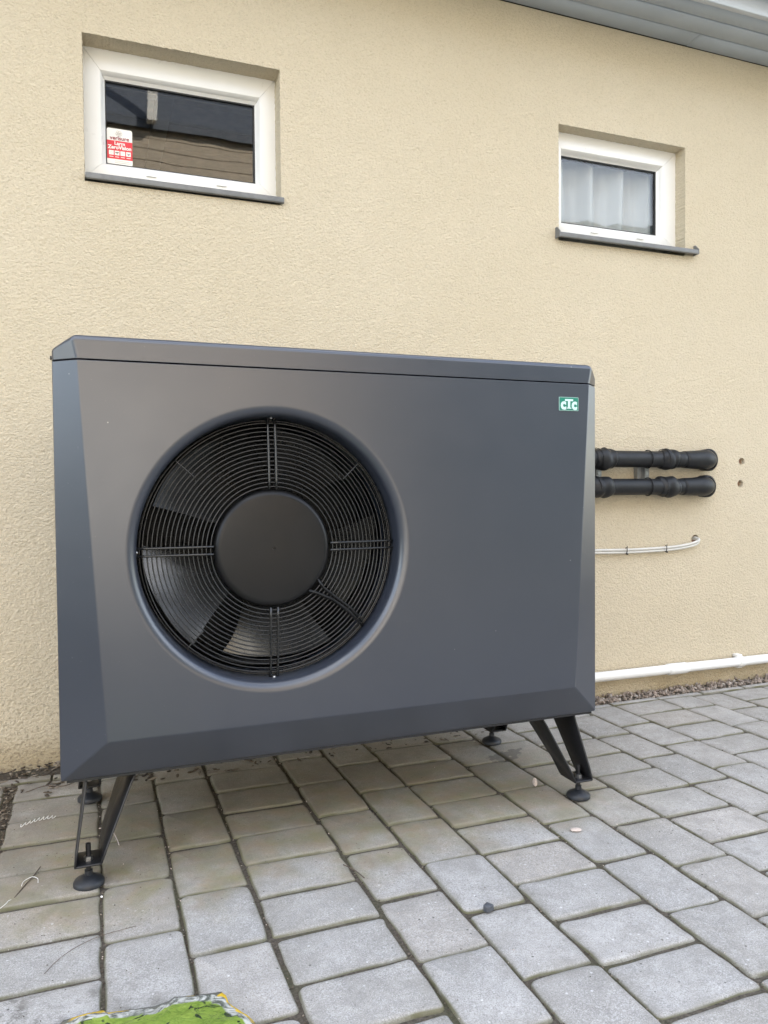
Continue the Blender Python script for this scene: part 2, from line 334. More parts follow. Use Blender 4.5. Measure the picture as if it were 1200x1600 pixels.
# eaves: three soffit boards along the wall, butt-jointed, then fascia and gutter
by = [.8815, .792, .7035, .6305]
rj = random.Random(3)
for i in range(3):
    xs = [X0-.3]; x = X0 - .3 + rj.uniform(1.5, 3.2)
    while x < X1: xs.append(x); x += rj.uniform(2.2, 3.6)
    if i == 0: xs = sorted([q for q in xs if abs(q-2.45) > .6] + [2.452])
    xs.append(X1+.3)
    for a, b in zip(xs, xs[1:]):
        dz = rj.uniform(-.0012, .0012)
        o = hobj('soffit_board', bx((a+.0008, by[i+1]+.0035, ZT+dz), (b-.0008, by[i]-.0005, ZT+.018+dz)), 'soffit_paint', house); bevel(o, .002, 1)
hobj('soffit_backing', bx((X0-.3, .61, ZT+.0195), (X1+.3, D+.3, ZT+.03)), 'gasket', house)
o = hobj('fascia', bx((X0-.3, .606, ZT-.004), (X1+.3, .6295, ZT+.16)), 'gutter_white', house); bevel(o, .003, 2)
bm = bmesh.new(); cr_ = []
for sgn, rr in ((1, .062), (-1, .058)):
    for k in range(13):
        a = math.pi + math.pi*k/12 if sgn > 0 else 2*math.pi - math.pi*k/12
        cr_.append((.540 + rr*math.cos(a), ZT + .112 + rr*math.sin(a)))
L_ = [[bm.verts.new((x, y_, z_)) for y_, z_ in cr_] for x in (X0-.35, X1+.35)]
for k in range(len(cr_)): bm.faces.new((L_[0][k], L_[0][(k+1) % len(cr_)], L_[1][(k+1) % len(cr_)], L_[1][k]))
gut = hobj('gutter', bm, 'gutter_white', house, auto=40)
bm = bmesh.new(); tube(bm, [(X0-.35, .478, ZT+.114), (X1+.35, .478, ZT+.114)], .008, 8); obj('gutter_bead', bm, 'gutter_white', gut, True)
bm = bmesh.new()
for (y0, z0, y1, z1) in ((.52, ZT+.17, 4.9, 4.9), (9.3, ZT+.17, 4.9, 4.9)):
    q = [bm.verts.new(p) for p in ((X0-.5, y0, z0), (X1+.5, y0, z0), (X1+.5, y1, z1), (X0-.5, y1, z1))]
    q2 = [bm.verts.new(v.co + Vector((0, 0, .05))) for v in q]
    bm.faces.new(q[::-1]); bm.faces.new(q2)
    for i in range(4): bm.faces.new((q[i], q[(i+1) % 4], q2[(i+1) % 4], q2[i]))
hobj('roof', bm, 'roof_sheet', house)
for x in (X0-.2, X1+.2):
    bm = bmesh.new(); bm.faces.new([bm.verts.new(p) for p in ((x, .9, ZT+.1), (x, 8.9, ZT+.1), (x, 4.9, 4.85))]); hobj('gable', bm, 'stucco', house)

def window(i, yf, label, sill_lip, sill_x):
    a, b, c0, d0 = OPEN[i]
    if i == 0: fx0, fx1, fz1, gx0, gx1, gz0, gz1 = a-.004, b+.004, d0+.004, .1365, .6325, 1.944, 2.217
    else: fx0, fx1, fz1, gx0, gx1, gz0, gz1 = a-.004, b+.004, d0+.004, 1.884, 2.3665, 1.946, 2.218
    fz0 = gz0 - .062
    wn_ = bpy.data.objects.new('window', None); C.objects.link(wn_); wn_.empty_display_size = .05; wn_.parent = house; wn_.matrix_parent_inverse = hp; wn_['label'] = label
    out = [(fx0, fz0), (fx1, fz0), (fx1, fz1), (fx0, fz1)]; inn = [(gx0, gz0), (gx1, gz0), (gx1, gz1), (gx0, gz1)]
    prof = [(0, .05), (0, .001), (.06, 0), (.62, -.0035), (.80, -.0025), (.86, .003), (.90, .014), (1.0, .022), (1.0, .05)]
    for k in range(4):
        p0, p1, q0, q1 = out[k], out[(k+1) % 4], inn[k], inn[(k+1) % 4]
        dx, dz = p1[0]-p0[0], p1[1]-p0[1]; ln = math.hypot(dx, dz); ux_, uz = dx/ln*.0006, dz/ln*.0006
        bm = bmesh.new(); A = []; B = []
        for t_, dy in prof:
            A.append(bm.verts.new((p0[0]+(q0[0]-p0[0])*t_+ux_, yf+dy, p0[1]+(q0[1]-p0[1])*t_+uz)))
            B.append(bm.verts.new((p1[0]+(q1[0]-p1[0])*t_-ux_, yf+dy, p1[1]+(q1[1]-p1[1])*t_-uz)))
        n = len(A)
        for q in range(n): bm.faces.new((A[q], A[(q+1) % n], B[(q+1) % n], B[q]))
        bm.faces.new(A); bm.faces.new(B)
        obj('frame', bm, 'upvc', wn_, auto=30)
    yg = yf + .028
    bm = bmesh.new()
    for (xa, xb, za, zb) in ((gx0-.002, gx1+.002, gz1-.0045, gz1+.002), (gx0-.002, gx1+.002, gz0-.002, gz0+.003), (gx0-.002, gx0+.003, gz0+.003, gz1-.0045), (gx1-.0055, gx1+.002, gz0+.003, gz1-.0045)): box(bm, (xa, yg-.006, za), (xb, yg+.022, zb))
    obj('gasket', bm, 'gasket', wn_)
    obj('pane', bx((gx0-.002, yg, gz0-.002), (gx1+.002, yg+.004, gz1+.002)), 'glass', wn_)
    for xo in (.209, .440):                                        # two drain caps
        bm = bmesh.new(); cx = fx0 + .004 + xo; zc = fz0+.028; f = []
        for yy_, sc in ((0, 1), (-.004, .8)):
            f.append([bm.verts.new((cx + .018*sc*math.cos(math.pi*k/10), yf - .003 + yy_, zc + .011*sc*math.sin(math.pi*k/10))) for k in range(11)])
        for k in range(10): bm.faces.new((f[0][k], f[0][k+1], f[1][k+1], f[1][k]))
        bm.faces.new(f[1]); bm.faces.new((f[0][0], f[1][0], f[1][10], f[0][10]))
        obj('drain_cap', bm, 'upvc', wn_)
    # folded metal sill
    sa, sb = sill_x; bm = bmesh.new(); yl = D - sill_lip
    pr = [(yf+.012, fz0+.016), (yl, c0+.020), (yl-.003, c0+.017), (yl-.003, c0+.002), (yl+.004, c0-.001), (yl+.004, c0+.012), (yf+.012, fz0+.011)]
    A = [bm.verts.new((sa, y_, z_)) for y_, z_ in pr]; B = [bm.verts.new((sb, y_, z_)) for y_, z_ in pr]
    for q in range(len(pr)): bm.faces.new((A[q], A[(q+1) % len(pr)], B[(q+1) % len(pr)], B[q]))
    bm.faces.new(A); bm.faces.new(B); o = obj('sill', bm, 'sill_metal', wn_); bevel(o, .0012, 2)
    if i == 1:
        for sx in (sa, sb):                                        # turned-up end caps
            bm = bmesh.new(); s2 = sx - .003 if sx == sa else sx - .001
            pr = [(D-.001, c0+.000), (yl-.004, c0+.000), (yl-.004, c0+.022), (D-.012, c0+.042), (D-.001, c0+.042)]
            A = [bm.verts.new((s2, y_, z_)) for y_, z_ in pr]; B = [bm.verts.new((s2+.004, y_, z_)) for y_, z_ in pr]
            for q in range(5): bm.faces.new((A[q], A[(q+1) % 5], B[(q+1) % 5], B[q]))
            bm.faces.new(A); bm.faces.new(B); obj('sill_end', bm, 'sill_metal', wn_)
    return wn_, yg, (gx0, gx1, gz0, gz1)
w1, yg1, G1 = window(0, .962, 'left window, dark glass with a red and white sticker', .013, (.073, .708))
w2, yg2, G2 = window(1, .943, 'right window with a pale pleated curtain behind the glass', .028, (1.808, 2.497))
# what stands behind the glass
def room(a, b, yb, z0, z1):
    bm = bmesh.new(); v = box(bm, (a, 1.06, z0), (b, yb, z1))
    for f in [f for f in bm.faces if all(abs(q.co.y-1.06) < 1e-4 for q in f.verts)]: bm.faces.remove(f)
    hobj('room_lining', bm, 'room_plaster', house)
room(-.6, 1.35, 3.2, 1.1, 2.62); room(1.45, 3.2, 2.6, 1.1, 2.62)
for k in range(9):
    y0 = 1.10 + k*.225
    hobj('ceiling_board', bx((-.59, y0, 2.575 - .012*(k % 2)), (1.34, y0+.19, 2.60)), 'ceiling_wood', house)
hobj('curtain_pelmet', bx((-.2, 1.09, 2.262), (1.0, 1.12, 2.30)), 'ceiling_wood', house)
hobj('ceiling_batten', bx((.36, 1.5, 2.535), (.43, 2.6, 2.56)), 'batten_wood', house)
bm = bmesh.new(); prev = None; n = 150
for k in range(n+1):
    x = 1.80 + .70*k/n; ph = k/n*4.6*2*math.pi
    y = 1.05 + .030*math.sin(ph) + .012*math.sin(ph*2+.8) 
    cur = [bm.verts.new((x + .01*math.sin(ph+.6)*(1-j/6), y + .004*math.sin(j+ph*.3), 1.68 + .57*j/6)) for j in range(7)]
    if prev:
        for j in range(6): bm.faces.new((prev[j], cur[j], cur[j+1], prev[j+1]))
    prev = cur
obj('curtain', bm, 'curtain', w2, True)
# the alarm sticker on the left pane
stx0, stx1, stz0, stz1 = .1405, .2205, 1.9475, 2.0655
st_ = thing('alarm_sticker', 'small red and white alarm sticker on the left window pane', 'sticker', ((stx0+stx1)/2, yg1-.001, stz0))
sp_ = Matrix.Translation(-st_.location)
def K(o): o.matrix_parent_inverse = sp_; return o
def plate(x0, x1, z0, z1, y0, y1, r=0):
    bm = bmesh.new(); pts = []
    if r:
        for cx, cz, a0 in ((x1-r, z1-r, 0), (x0+r, z1-r, 90), (x0+r, z0+r, 180), (x1-r, z0+r, 270)):
            pts += [(cx + r*math.cos(R(a0+k*22.5)), cz + r*math.sin(R(a0+k*22.5))) for k in range(5)]
    else: pts = [(x0, z0), (x1, z0), (x1, z1), (x0, z1)]
    A = [bm.verts.new((x, y0, z)) for x, z in pts]; B = [bm.verts.new((x, y1, z)) for x, z in pts]; n = len(pts)
    bm.faces.new(A); bm.faces.new(B)
    for k in range(n): bm.faces.new((A[k], A[(k+1) % n], B[(k+1) % n], B[k]))
    return bm
ys = yg1 - .0010; hh = stz1 - stz0; ww = stx1-stx0; sc = (stx0+stx1)/2
K(obj('sticker_sheet', plate(stx0, stx1, stz0, stz1, ys, yg1-.0002, .006), 'sticker_white', st_))
K(obj('red_panel', plate(stx0, stx1, stz0+hh*.155, stz0+hh*.665, ys-.0004, ys-.0001), 'sticker_red', st_))
bm = bmesh.new()
for k in range(6):
    a = 2*math.pi*k/6; tube(bm, [(sc-.002+.0062*math.cos(a)+.0042*math.cos(2*math.pi*q/10), ys-.0004, stz0+hh*.865+.0062*math.sin(a)+.0042*math.sin(2*math.pi*q/10)) for q in range(10)], .0006, 4, True)
K(obj('flower_emblem', bm, 'print_pale', st_))
K(text('lettering', 'verisure', .0175, (sc, ys-.0007, stz0+hh*.735), 'print_maroon', st_, 1.05, .0003))
K(text('lettering', 'Larm', .0155, (sc, ys-.0009, stz0+hh*.588), 'sticker_white', st_, 1.05, .0005))
K(text('lettering', 'ZeroVision', .0165, (sc, ys-.0009, stz0+hh*.475), 'sticker_white', st_, .98, .0006))
for k in range(4):
    x0 = stx0 + ww*(.075 + .225*k)
    K(obj('pictogram_tile', plate(x0, x0+ww*.185, stz0+hh*.262, stz0+hh*.385, ys-.0008, ys-.0005), 'sticker_white', st_))
    x1 = x0 + ww*.0925; zc = stz0+hh*.322; bm = bmesh.new()
    if k == 0: tube(bm, [(x1+.0035*math.cos(q*math.pi/5), ys-.0010, zc+.0035*math.sin(q*math.pi/5)) for q in range(10)], .0005, 4, True)
    elif k == 1: box(bm, (x1-.0055, ys-.0013, zc), (x1+.0055, ys-.0009, zc+.003)); box(bm, (x1-.001, ys-.00131, zc-.004), (x1+.001, ys-.0009, zc))
    elif k == 2: tube(bm, [(x1-.003, ys-.001, zc-.004), (x1-.003, ys-.001, zc+.003), (x1+.003, ys-.001, zc+.003), (x1+.003, ys-.001, zc-.004)], .0005, 4)
    else: box(bm, (x1-.003, ys-.0013, zc-.003), (x1+.003, ys-.0009, zc)); tube(bm, [(x1-.005, ys-.0011, zc+.003), (x1, ys-.0011, zc-.001), (x1+.005, ys-.0011, zc+.003)], .0008, 4)
    K(obj('pictogram', bm, 'print_dark' if k % 2 else 'print_pale', st_))
bm = bmesh.new()
for k in range(4): box(bm, (stx0 + ww*(.09+.225*k), ys-.0008, stz0+hh*.205), (stx0 + ww*(.245+.225*k), ys-.0005, stz0+hh*.222))
K(obj('caption_line', bm, 'badge_rim', st_)); bpy.data.objects['caption_line'].data.materials[0] = M['sticker_white']
bm = bmesh.new()
for k in range(2): box(bm, (stx0 + ww*.3, ys-.0004, stz0+hh*(.05+.045*k)), (stx0 + ww*.94, ys-.0001, stz0+hh*(.065+.045*k)))
K(obj('small_print', bm, 'print_pale', st_))

# ------------------------------------------------------------------ paving
pave = obj('pavement', bx((-2.0, -2.9, -.06), (5.4, D+.05, -.0068)), 'sand'); tag(pave, 'grey concrete block paving laid in columns towards the house wall', None, kind='structure')
def paver_mesh(wx, wy, seed, name):
    r_ = random.Random(seed); hx, hy = wx/2, wy/2; rad = r_.uniform(.006, .014); out = []
    for cx, cy, a0 in ((1, 1, 0), (-1, 1, 90), (-1, -1, 180), (1, -1, 270)):
        rd = rad*r_.uniform(.75, 1.35); jx, jy = r_.uniform(-.0025, .0015), r_.uniform(-.0025, .0015)
        for k in range(4):
            a = R(a0+30*k); out.append(Vector((cx*(hx-rd+jx)+rd*math.cos(a), cy*(hy-rd+jy)+rd*math.sin(a), 0)))
        nx = {0: (0, hy), 90: (-hx, 0), 180: (0, -hy), 270: (hx, 0)}[a0]   # middle of the next side, slightly off
        for t_ in (-.5, 0, .5):
            q = Vector((nx[0] or -t_*wx*(1 if a0 == 0 else -1)*.55*1, nx[1] or t_*wy*.55*(-1 if a0 == 90 else 1), 0))
            out.append(q*(1 + r_.uniform(-.030, .014)))
    bm = bmesh.new(); rings = []
    for ins, z in ((0, -.055), (0, -.0080), (.0014, -.0046), (.0036, -.0020), (.0070, -.0006), (.013, 0)):
        rings.append([bm.verts.new((p.x*(1-ins/hx), p.y*(1-ins/hy), z + (r_.uniform(-.0006, .0006) if z > -.05 else 0))) for p in out])
    n = len(out)
    for A, B in zip(rings, rings[1:]):
        for k in range(n): bm.faces.new((A[k], A[(k+1) % n], B[(k+1) % n], B[k]))
    cv = bm.verts.new((0, 0, r_.uniform(-.0004, .0006)))
    for k in range(n): bm.faces.new((rings[-1][k], rings[-1][(k+1) % n], cv))
    bmesh.ops.recalc_face_normals(bm, faces=bm.faces[:])
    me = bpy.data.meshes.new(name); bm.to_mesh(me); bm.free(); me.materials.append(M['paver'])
    for p in me.polygons: p.use_smooth = True
    return me
GAP = .0042
XB = [('n', -1.80, None), ('n', -1.645, None), ('w', -1.49, 0), ('n', -1.262, None), ('n', -1.107, None), ('w', -.952, 0), ('n', -.725, None), ('n', -.57, .1), ('w', -.415+.0, 0)]
cols = []
# (left x, right x, pitch, offset)
def ncol(a, b, off): cols.append((a, b, .2225, off))
def wcol(a, b): cols.append((a, b, .1515, .0065))
for k in range(-2, 0):
    base_ = -.178 + .536*k
    ncol(base_, base_+.154, .05+.06*k); ncol(base_+.154, base_+.308, -.04); wcol(base_+.308, base_+.536)
ncol(-.486, -.332, .09); ncol(-.332, -.178, .02) if False else None
cols = [c_ for c_ in cols if c_[1] < -.47]
ncol(-.330, -.176, .005)
ncol(-.484, -.330, .075)
wcol(-.150, .077)
ncol(.077, .228, .026); ncol(.228, .383, -.074); wcol(.383, .613); ncol(.613, .765, -.025); ncol(.765, .917, .085); wcol(.917, 1.140)
ncol(1.140, 1.295, -.060); ncol(1.295, 1.457, .086); wcol(1.457, 1.680); ncol(1.680, 1.832, .010); ncol(1.832, 1.985, .086); wcol(1.985, 2.209)
ncol(2.209, 2.364, -.060); ncol(2.364, 2.518, .098); wcol(2.518, 2.742)
for k in range(3):
    b_ = 2.742 + .534*k; ncol(b_, b_+.155, .03-.05*k); ncol(b_+.155, b_+.31, -.07+.03*k); wcol(b_+.31, b_+.534)
cache = {}; rest = bmesh.new(); rp = random.Random(11); YTOP = .749; npv = 0
def pm(wx, wy):
    key = (round(wx, 2), round(wy, 2))
    if key not in cache: cache[key] = [paver_mesh(wx, wy, 100*len(cache)+k, 'paver') for k in range(5 if wy > .1 else 2)]
    return rp.choice(cache[key])
cand = []
for (a, b, pitch, off) in cols:
    k0 = int((-2.85-off)/pitch)
    y = off + pitch*k0
    while y < YTOP - .012:
        y2 = min(y+pitch, YTOP); 
        if YTOP - y2 < .02: y2 = YTOP
        cand.append((a, b, y, y2)); y = y2 if y2 == YTOP else y+pitch
        if y2 == YTOP: break
def seen(x, y):
    q = proj((x, y, 0)); return q is not None and -70 < q[0] < 1270 and 950 < q[1] < 1690
for (a, b, y, y2) in cand:
    cx, cy = (a+b)/2, (y+y2)/2; wx, wy = b-a-GAP, y2-y-GAP
    me = pm(wx, wy); sxx, syy = wx/round(wx, 2), wy/round(wy, 2)
    zj = rp.uniform(-.0024, .0022)
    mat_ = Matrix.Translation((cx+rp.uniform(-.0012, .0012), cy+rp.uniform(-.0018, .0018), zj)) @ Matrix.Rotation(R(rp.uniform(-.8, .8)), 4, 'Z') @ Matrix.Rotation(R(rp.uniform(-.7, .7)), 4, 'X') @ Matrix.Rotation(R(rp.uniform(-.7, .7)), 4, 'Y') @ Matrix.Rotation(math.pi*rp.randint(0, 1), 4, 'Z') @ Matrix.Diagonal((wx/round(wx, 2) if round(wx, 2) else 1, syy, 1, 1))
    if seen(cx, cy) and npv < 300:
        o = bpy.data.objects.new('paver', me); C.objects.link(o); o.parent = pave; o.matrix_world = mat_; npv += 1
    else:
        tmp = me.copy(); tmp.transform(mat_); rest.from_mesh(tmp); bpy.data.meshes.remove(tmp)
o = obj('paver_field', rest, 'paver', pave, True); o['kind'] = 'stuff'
print('pavers', npv, len(cand))
x = -2.0 + .0075; re_ = random.Random(5)
xs = [1.983 + .2265*k for k in range(-17, 15)]
for a, b in zip(xs, xs[1:]):
    bm = bmesh.new(); g2 = re_.uniform(.002, .004)
    box(bm, (a+g2, .7525+re_.uniform(0, .003), -.05), (b-g2, .789+re_.uniform(-.004, .002), re_.uniform(-.002, .003)))
    o = obj('edging_slab', bm, 'paver', pave); bevel(o, .004, 2)
# strip between edging and wall: soil on the left, gravel on the right
bm = bmesh.new(); gx, gy = 240, 8; vs_ = [[bm.verts.new((-2.2+7.2*i/gx, .782+.108*j/gy, -.022 + .014*noise.noise((i*.35, j*.8, 1)) + (.010 if -2.2+7.2*i/gx < .7 else 0)*(.5+noise.noise((i*.5, j*.6, 4))))) for j in range(gy+1)] for i in range(gx+1)]
for i in range(gx):
    for j in range(gy): bm.faces.new((vs_[i][j], vs_[i+1][j], vs_[i+1][j+1], vs_[i][j+1]))
o = obj('soil', bm, 'soil', None, True); tag(o, 'dark soil strip with dry plant scraps along the foot of the wall', None, kind='structure')
def scatter(name, mat, pts, label):
    vv, ff = [], []
    ICO = [(0, 0, 1), (.89, 0, .45), (.28, .85, .45), (-.72, .53, .45), (-.72, -.53, .45), (.28, -.85, .45), (.72, .53, -.45), (-.28, .85, -.45), (-.89, 0, -.45), (-.28, -.85, -.45), (.72, -.53, -.45), (0, 0, -1)]
    FI = [(0, 1, 2), (0, 2, 3), (0, 3, 4), (0, 4, 5), (0, 5, 1), (1, 6, 2), (2, 7, 3), (3, 8, 4), (4, 9, 5), (5, 10, 1), (2, 6, 7), (3, 7, 8), (4, 8, 9), (5, 9, 10), (1, 10, 6), (6, 11, 7), (7, 11, 8), (8, 11, 9), (9, 11, 10), (10, 11, 6)]
    for (p, sz, rot) in pts:
        b_ = len(vv); mt = Matrix.Translation(p) @ rot.to_matrix().to_4x4() @ Matrix.Diagonal((*sz, 1))
        for q in ICO: vv.append(tuple(mt @ (Vector(q)*rnd.uniform(.75, 1.15))))
        ff += [tuple(b_+i for i in f) for f in FI]
    me = bpy.data.meshes.new(name); me.from_pydata(vv, [], ff); o = link(name, me, mat); tag(o, label, None, kind='stuff'); return o
from mathutils import Euler
def rrot(): return Euler((rnd.uniform(0, 6), rnd.uniform(0, 6), rnd.uniform(0, 6)))
def flat(): return Euler((rnd.uniform(-.3, .3), rnd.uniform(-.3, .3), rnd.uniform(0, 6)))
pts = []
for k in range(2600):
    xx = rnd.uniform(.85, 4.8)
    q = rnd.uniform(.0038, .0085); pts.append(((xx, rnd.uniform(.791, D-.003), -.013 + rnd.uniform(0, .019)), (q*1.3, q, q*.8), rrot()))
scatter('gravel', 'gravel', pts, 'pinkish brown gravel between the edging and the wall')
pts = []
for k in range(1500):
    xx = rnd.uniform(-1.5, 1.4); q = rnd.uniform(.002, .006); yv = rnd.uniform(.77, D-.003) if rnd.random() < .7 else rnd.uniform(.62, .79)
    pts.append(((xx, yv, .004 + rnd.uniform(-.008, .012) if yv > .79 else rnd.uniform(0, .004)), (q*rnd.uniform(1, 3.5), q, q*.5), flat()))
for k in range(500):
    xx = -.163 + rnd.gauss(0, .012); yv = rnd.uniform(.1, .75); q = rnd.uniform(.001, .004); pts.append(((xx, yv, -.006+rnd.uniform(0, .005)), (q*2, q, q*.5), flat()))
scatter('plant_scraps', 'chips', pts, 'dry dark plant scraps and bark on the soil strip')
pts = []
jx = [c_[0] for c_ in cols if -.4 < c_[0] < 3]
for k in range(2400):
    if rnd.random() < .72: xx = rnd.choice(jx) + rnd.gauss(0, .003); yv = rnd.uniform(-.9, .74); zz = -.0058
    else:
        xx = rnd.uniform(-.4, 2.6); yv = rnd.uniform(-.8, .74); zz = .0005
        if rnd.random() < .5: xx = rnd.gauss(-.02, .14)
    q = rnd.uniform(.0006, .0021) if zz < 0 else rnd.uniform(.0005, .0013); pts.append(((xx, yv, zz + rnd.uniform(0, .003)), (q*1.5, q, q*.7), flat()))
scatter('joint_crumbs', 'chips', pts, 'dark crumbs of dirt in the paving joints')
pts = []
for k in range(260):
    xx = (rnd.choice(jx) + rnd.gauss(0, .004)) if rnd.random() < .6 else rnd.uniform(-.3, 2.2); yv = rnd.uniform(-.8, .7); q = rnd.uniform(.0005, .0015)
    pts.append(((xx, yv, -.004 if rnd.random() < .5 else .0008), (q*1.4, q, q*.8), rrot()))
scatter('plaster_crumbs', 'pebble_pale', pts, 'tiny pale crumbs scattered over the paving')

# ------------------------------------------------------------------ heat pump
W = 1.375
pump = thing('heat_pump', 'large graphite grey outdoor heat pump with round fan opening on four feet', 'heat pump', (W/2, .3, 0)); pi_ = Matrix.Translation((-W/2, -.3, 0))
def pp(o): o.matrix_parent_inverse = pi_; return o
def pobj(*a, **k): return pp(obj(*a, **k))
YB = .0423; FX, FZ, FR = .4685, .7245, .331
# front panel with chamfered margins and round opening
bm = bmesh.new(); NS = 96
zt, zi, zo = 1.1362, .3232, .237
il = lambda z: .050 + (.096-.050)*(1.1345-z)/(1.1345-.3232)
rect = [(W-il(zi), zi), (W-.050, zt), (.050, zt), (il(zi), zi)]
def rectpt(a):
    dx, dz = math.cos(a), math.sin(a); best = None
    for k in range(4):
        (xa, za), (xb, zb) = rect[k], rect[(k+1) % 4]; ex, ez = xb-xa, zb-za; det = dx*(-ez) + ex*dz
        if abs(det) < 1e-9: continue
        t_ = ((xa-FX)*(-ez) + ex*(za-FZ))/det; u = (dx*(za-FZ) - dz*(xa-FX))/det
        if t_ > 0 and -1e-6 <= u <= 1+1e-6 and (best is None or t_ < best): best = t_
    return FX+dx*best, FZ+dz*best
angs = sorted([2*math.pi*k/NS for k in range(NS)] + [math.atan2(z-FZ, x-FX) % (2*math.pi) for x, z in rect])
inner = [bm.verts.new((FX+FR*math.cos(a), 0, FZ+FR*math.sin(a))) for a in angs]; outer = []
for a in angs:
    x, z = rectpt(a)
    for q in rect:
        if abs(q[0]-x)+abs(q[1]-z) < 1e-3: x, z = q
    outer.append(bm.verts.new((x, 0, z)))
n = len(angs)
for k in range(n): bm.faces.new((inner[k], inner[(k+1) % n], outer[(k+1) % n], outer[k]))
def side(idx, f):       # chamfer quads hung on the edge of the flat front
    vs_ = sorted([v for v in outer if f(v)], key=idx); return vs_
OL = [bm.verts.new((0, YB, zo)), bm.verts.new((0, YB, zt)), bm.verts.new((W, YB, zo)), bm.verts.new((W, YB, zt))]
lft = side(lambda v: v.co.z, lambda v: abs(v.co.x-il(v.co.z)) < 1e-4); rgt = side(lambda v: v.co.z, lambda v: abs(v.co.x-(W-il(v.co.z))) < 1e-4); bot = side(lambda v: v.co.x, lambda v: abs(v.co.z-zi) < 1e-5)
bm.faces.new(lft + [OL[1], OL[0]]); bm.faces.new(rgt + [OL[3], OL[2]]); bm.faces.new(bot + [OL[2], OL[0]])
bk = [bm.verts.new((v.co.x, YB+.035, v.co.z)) for v in OL]
bm.faces.new((OL[0], OL[1], bk[1], bk[0])); bm.faces.new((OL[2], OL[3], bk[3], bk[2])); bm.faces.new((OL[0], OL[2], bk[2], bk[0]))
topv = side(lambda v: v.co.x, lambda v: abs(v.co.z-zt) < 1e-5); bm.faces.new([OL[1]] + topv + [OL[3], bk[3], bk[1]])
bmesh.ops.recalc_face_normals(bm, faces=bm.faces[:]); wl_ = bm.edges.layers.float.new('bevel_weight_edge')
for e_ in bm.edges:
    fa = e_.link_faces
    e_[wl_] = 0.0 if len(fa) != 2 or fa[0].normal.angle(fa[1].normal, 0) < R(8) else (.2 if min(v.co.z for v in e_.verts) > zt-.001 else 1.0)
panel = pobj('front_panel', bm, 'paint', pump); md = panel.modifiers.new('bevel', 'BEVEL'); md.width = .0045; md.segments = 3; md.limit_method = 'WEIGHT'
for p in panel.data.polygons: p.use_smooth = True
panel.data.set_sharp_from_angle(angle=R(12)); md.harden_normals = True
# moulded ring round the fan
bm = bmesh.new(); pr = [(FR+.004, -.00002), (FR, -.00001)]
for k in range(0, 11):
    a = R(90*k/10); pr.append((FR-.001 - .024*math.sin(a), .024*(1-math.cos(a))))
pr += [(.3045, .05), (.3030, .085), (.3025, .16), (.31, .17)]
lathe_y(bm, pr, FX, FZ, 128); pobj('fan_shroud', bm, 'paint', pump, auto=50)
# casing: sides, back, base
bm = bmesh.new()
box(bm, (.0006, YB+.036, .242), (.012, .606, 1.134)); box(bm, (W-.012, YB+.036, .242), (W-.0006, .606, 1.134)); box(bm, (.0125, .596, .242), (W-.0125, .606, 1.134))
box(bm, (.66+.17, .10, .25), (.845, .59, 1.12))
o = pobj('casing', bm, 'paint', pump)
o = pobj('base_pan', bx((.012, YB+.002, .2315), (W-.012, .604, .2412)), 'black_metal', pump)
# lid
bm = bmesh.new()
oc = [(0, YB), (.050, 0), (W-.050, 0), (W, YB), (W, .612), (0, .612)]
tp = [(.034, YB*.25+.0), (.0415, .0035), (W-.0415, .0035), (W-.034, YB*.25), (W-.034, .612), (.034, .612)]
A = [bm.verts.new((x, y, 1.1392)) for x, y in oc]
B = [bm.verts.new((0, YB, 1.163)), bm.verts.new((.0415, .0, 1.183)), bm.verts.new((W-.0415, .0, 1.183)), bm.verts.new((W, YB, 1.163)), bm.verts.new((W, .612, 1.163)), bm.verts.new((0, .612, 1.163))]
T = [bm.verts.new(p) for p in ((.0455, .010, 1.1905), (W-.0455, .010, 1.1905), (W-.0455, .612, 1.1905), (.0455, .612, 1.1905))]
for k in range(6): bm.faces.new((A[k], A[(k+1) % 6], B[(k+1) % 6], B[k]))
bm.faces.new((B[1], B[2], T[1], T[0])); bm.faces.new((B[0], B[1], T[0])); bm.faces.new((B[2], B[3], T[1])); bm.faces.new((B[3], B[4], T[2], T[1])); bm.faces.new((B[5], B[0], T[0], T[3])); bm.faces.new(T); bm.faces.new((B[4], B[5], T[3], T[2])); bm.faces.new(A[::-1])
wl_ = bm.edges.layers.float.new('bevel_weight_edge')
for e_ in bm.edges: e_[wl_] = .18 if max(v.co.z for v in e_.verts) < 1.14 else 1.0
lid = pobj('lid', bm, 'paint', pump); md = lid.modifiers.new('bevel', 'BEVEL'); md.width = .0065; md.segments = 4; md.limit_method = 'WEIGHT'; md.harden_normals = True
for p in lid.data.polygons: p.use_smooth = True
lid.data.set_sharp_from_angle(angle=R(12))
pobj('lid_seam', bx((.03, .03, 1.132), (W-.03, .59, 1.1412)), 'black_metal', pump)
for xs_ in (-.004, W+.0045):
    bm = bmesh.new(); a = [(xs_ if xs_ < 0 else xs_-.0005, .075, 1.147)]; tube(bm, [(-.0045 if xs_ < 0 else W-.002, .075, 1.149), (.002 if xs_ < 0 else W+.0045, .075, 1.149)], .0045, 12); pobj('lid_screw', bm, 'black_metal', pump)
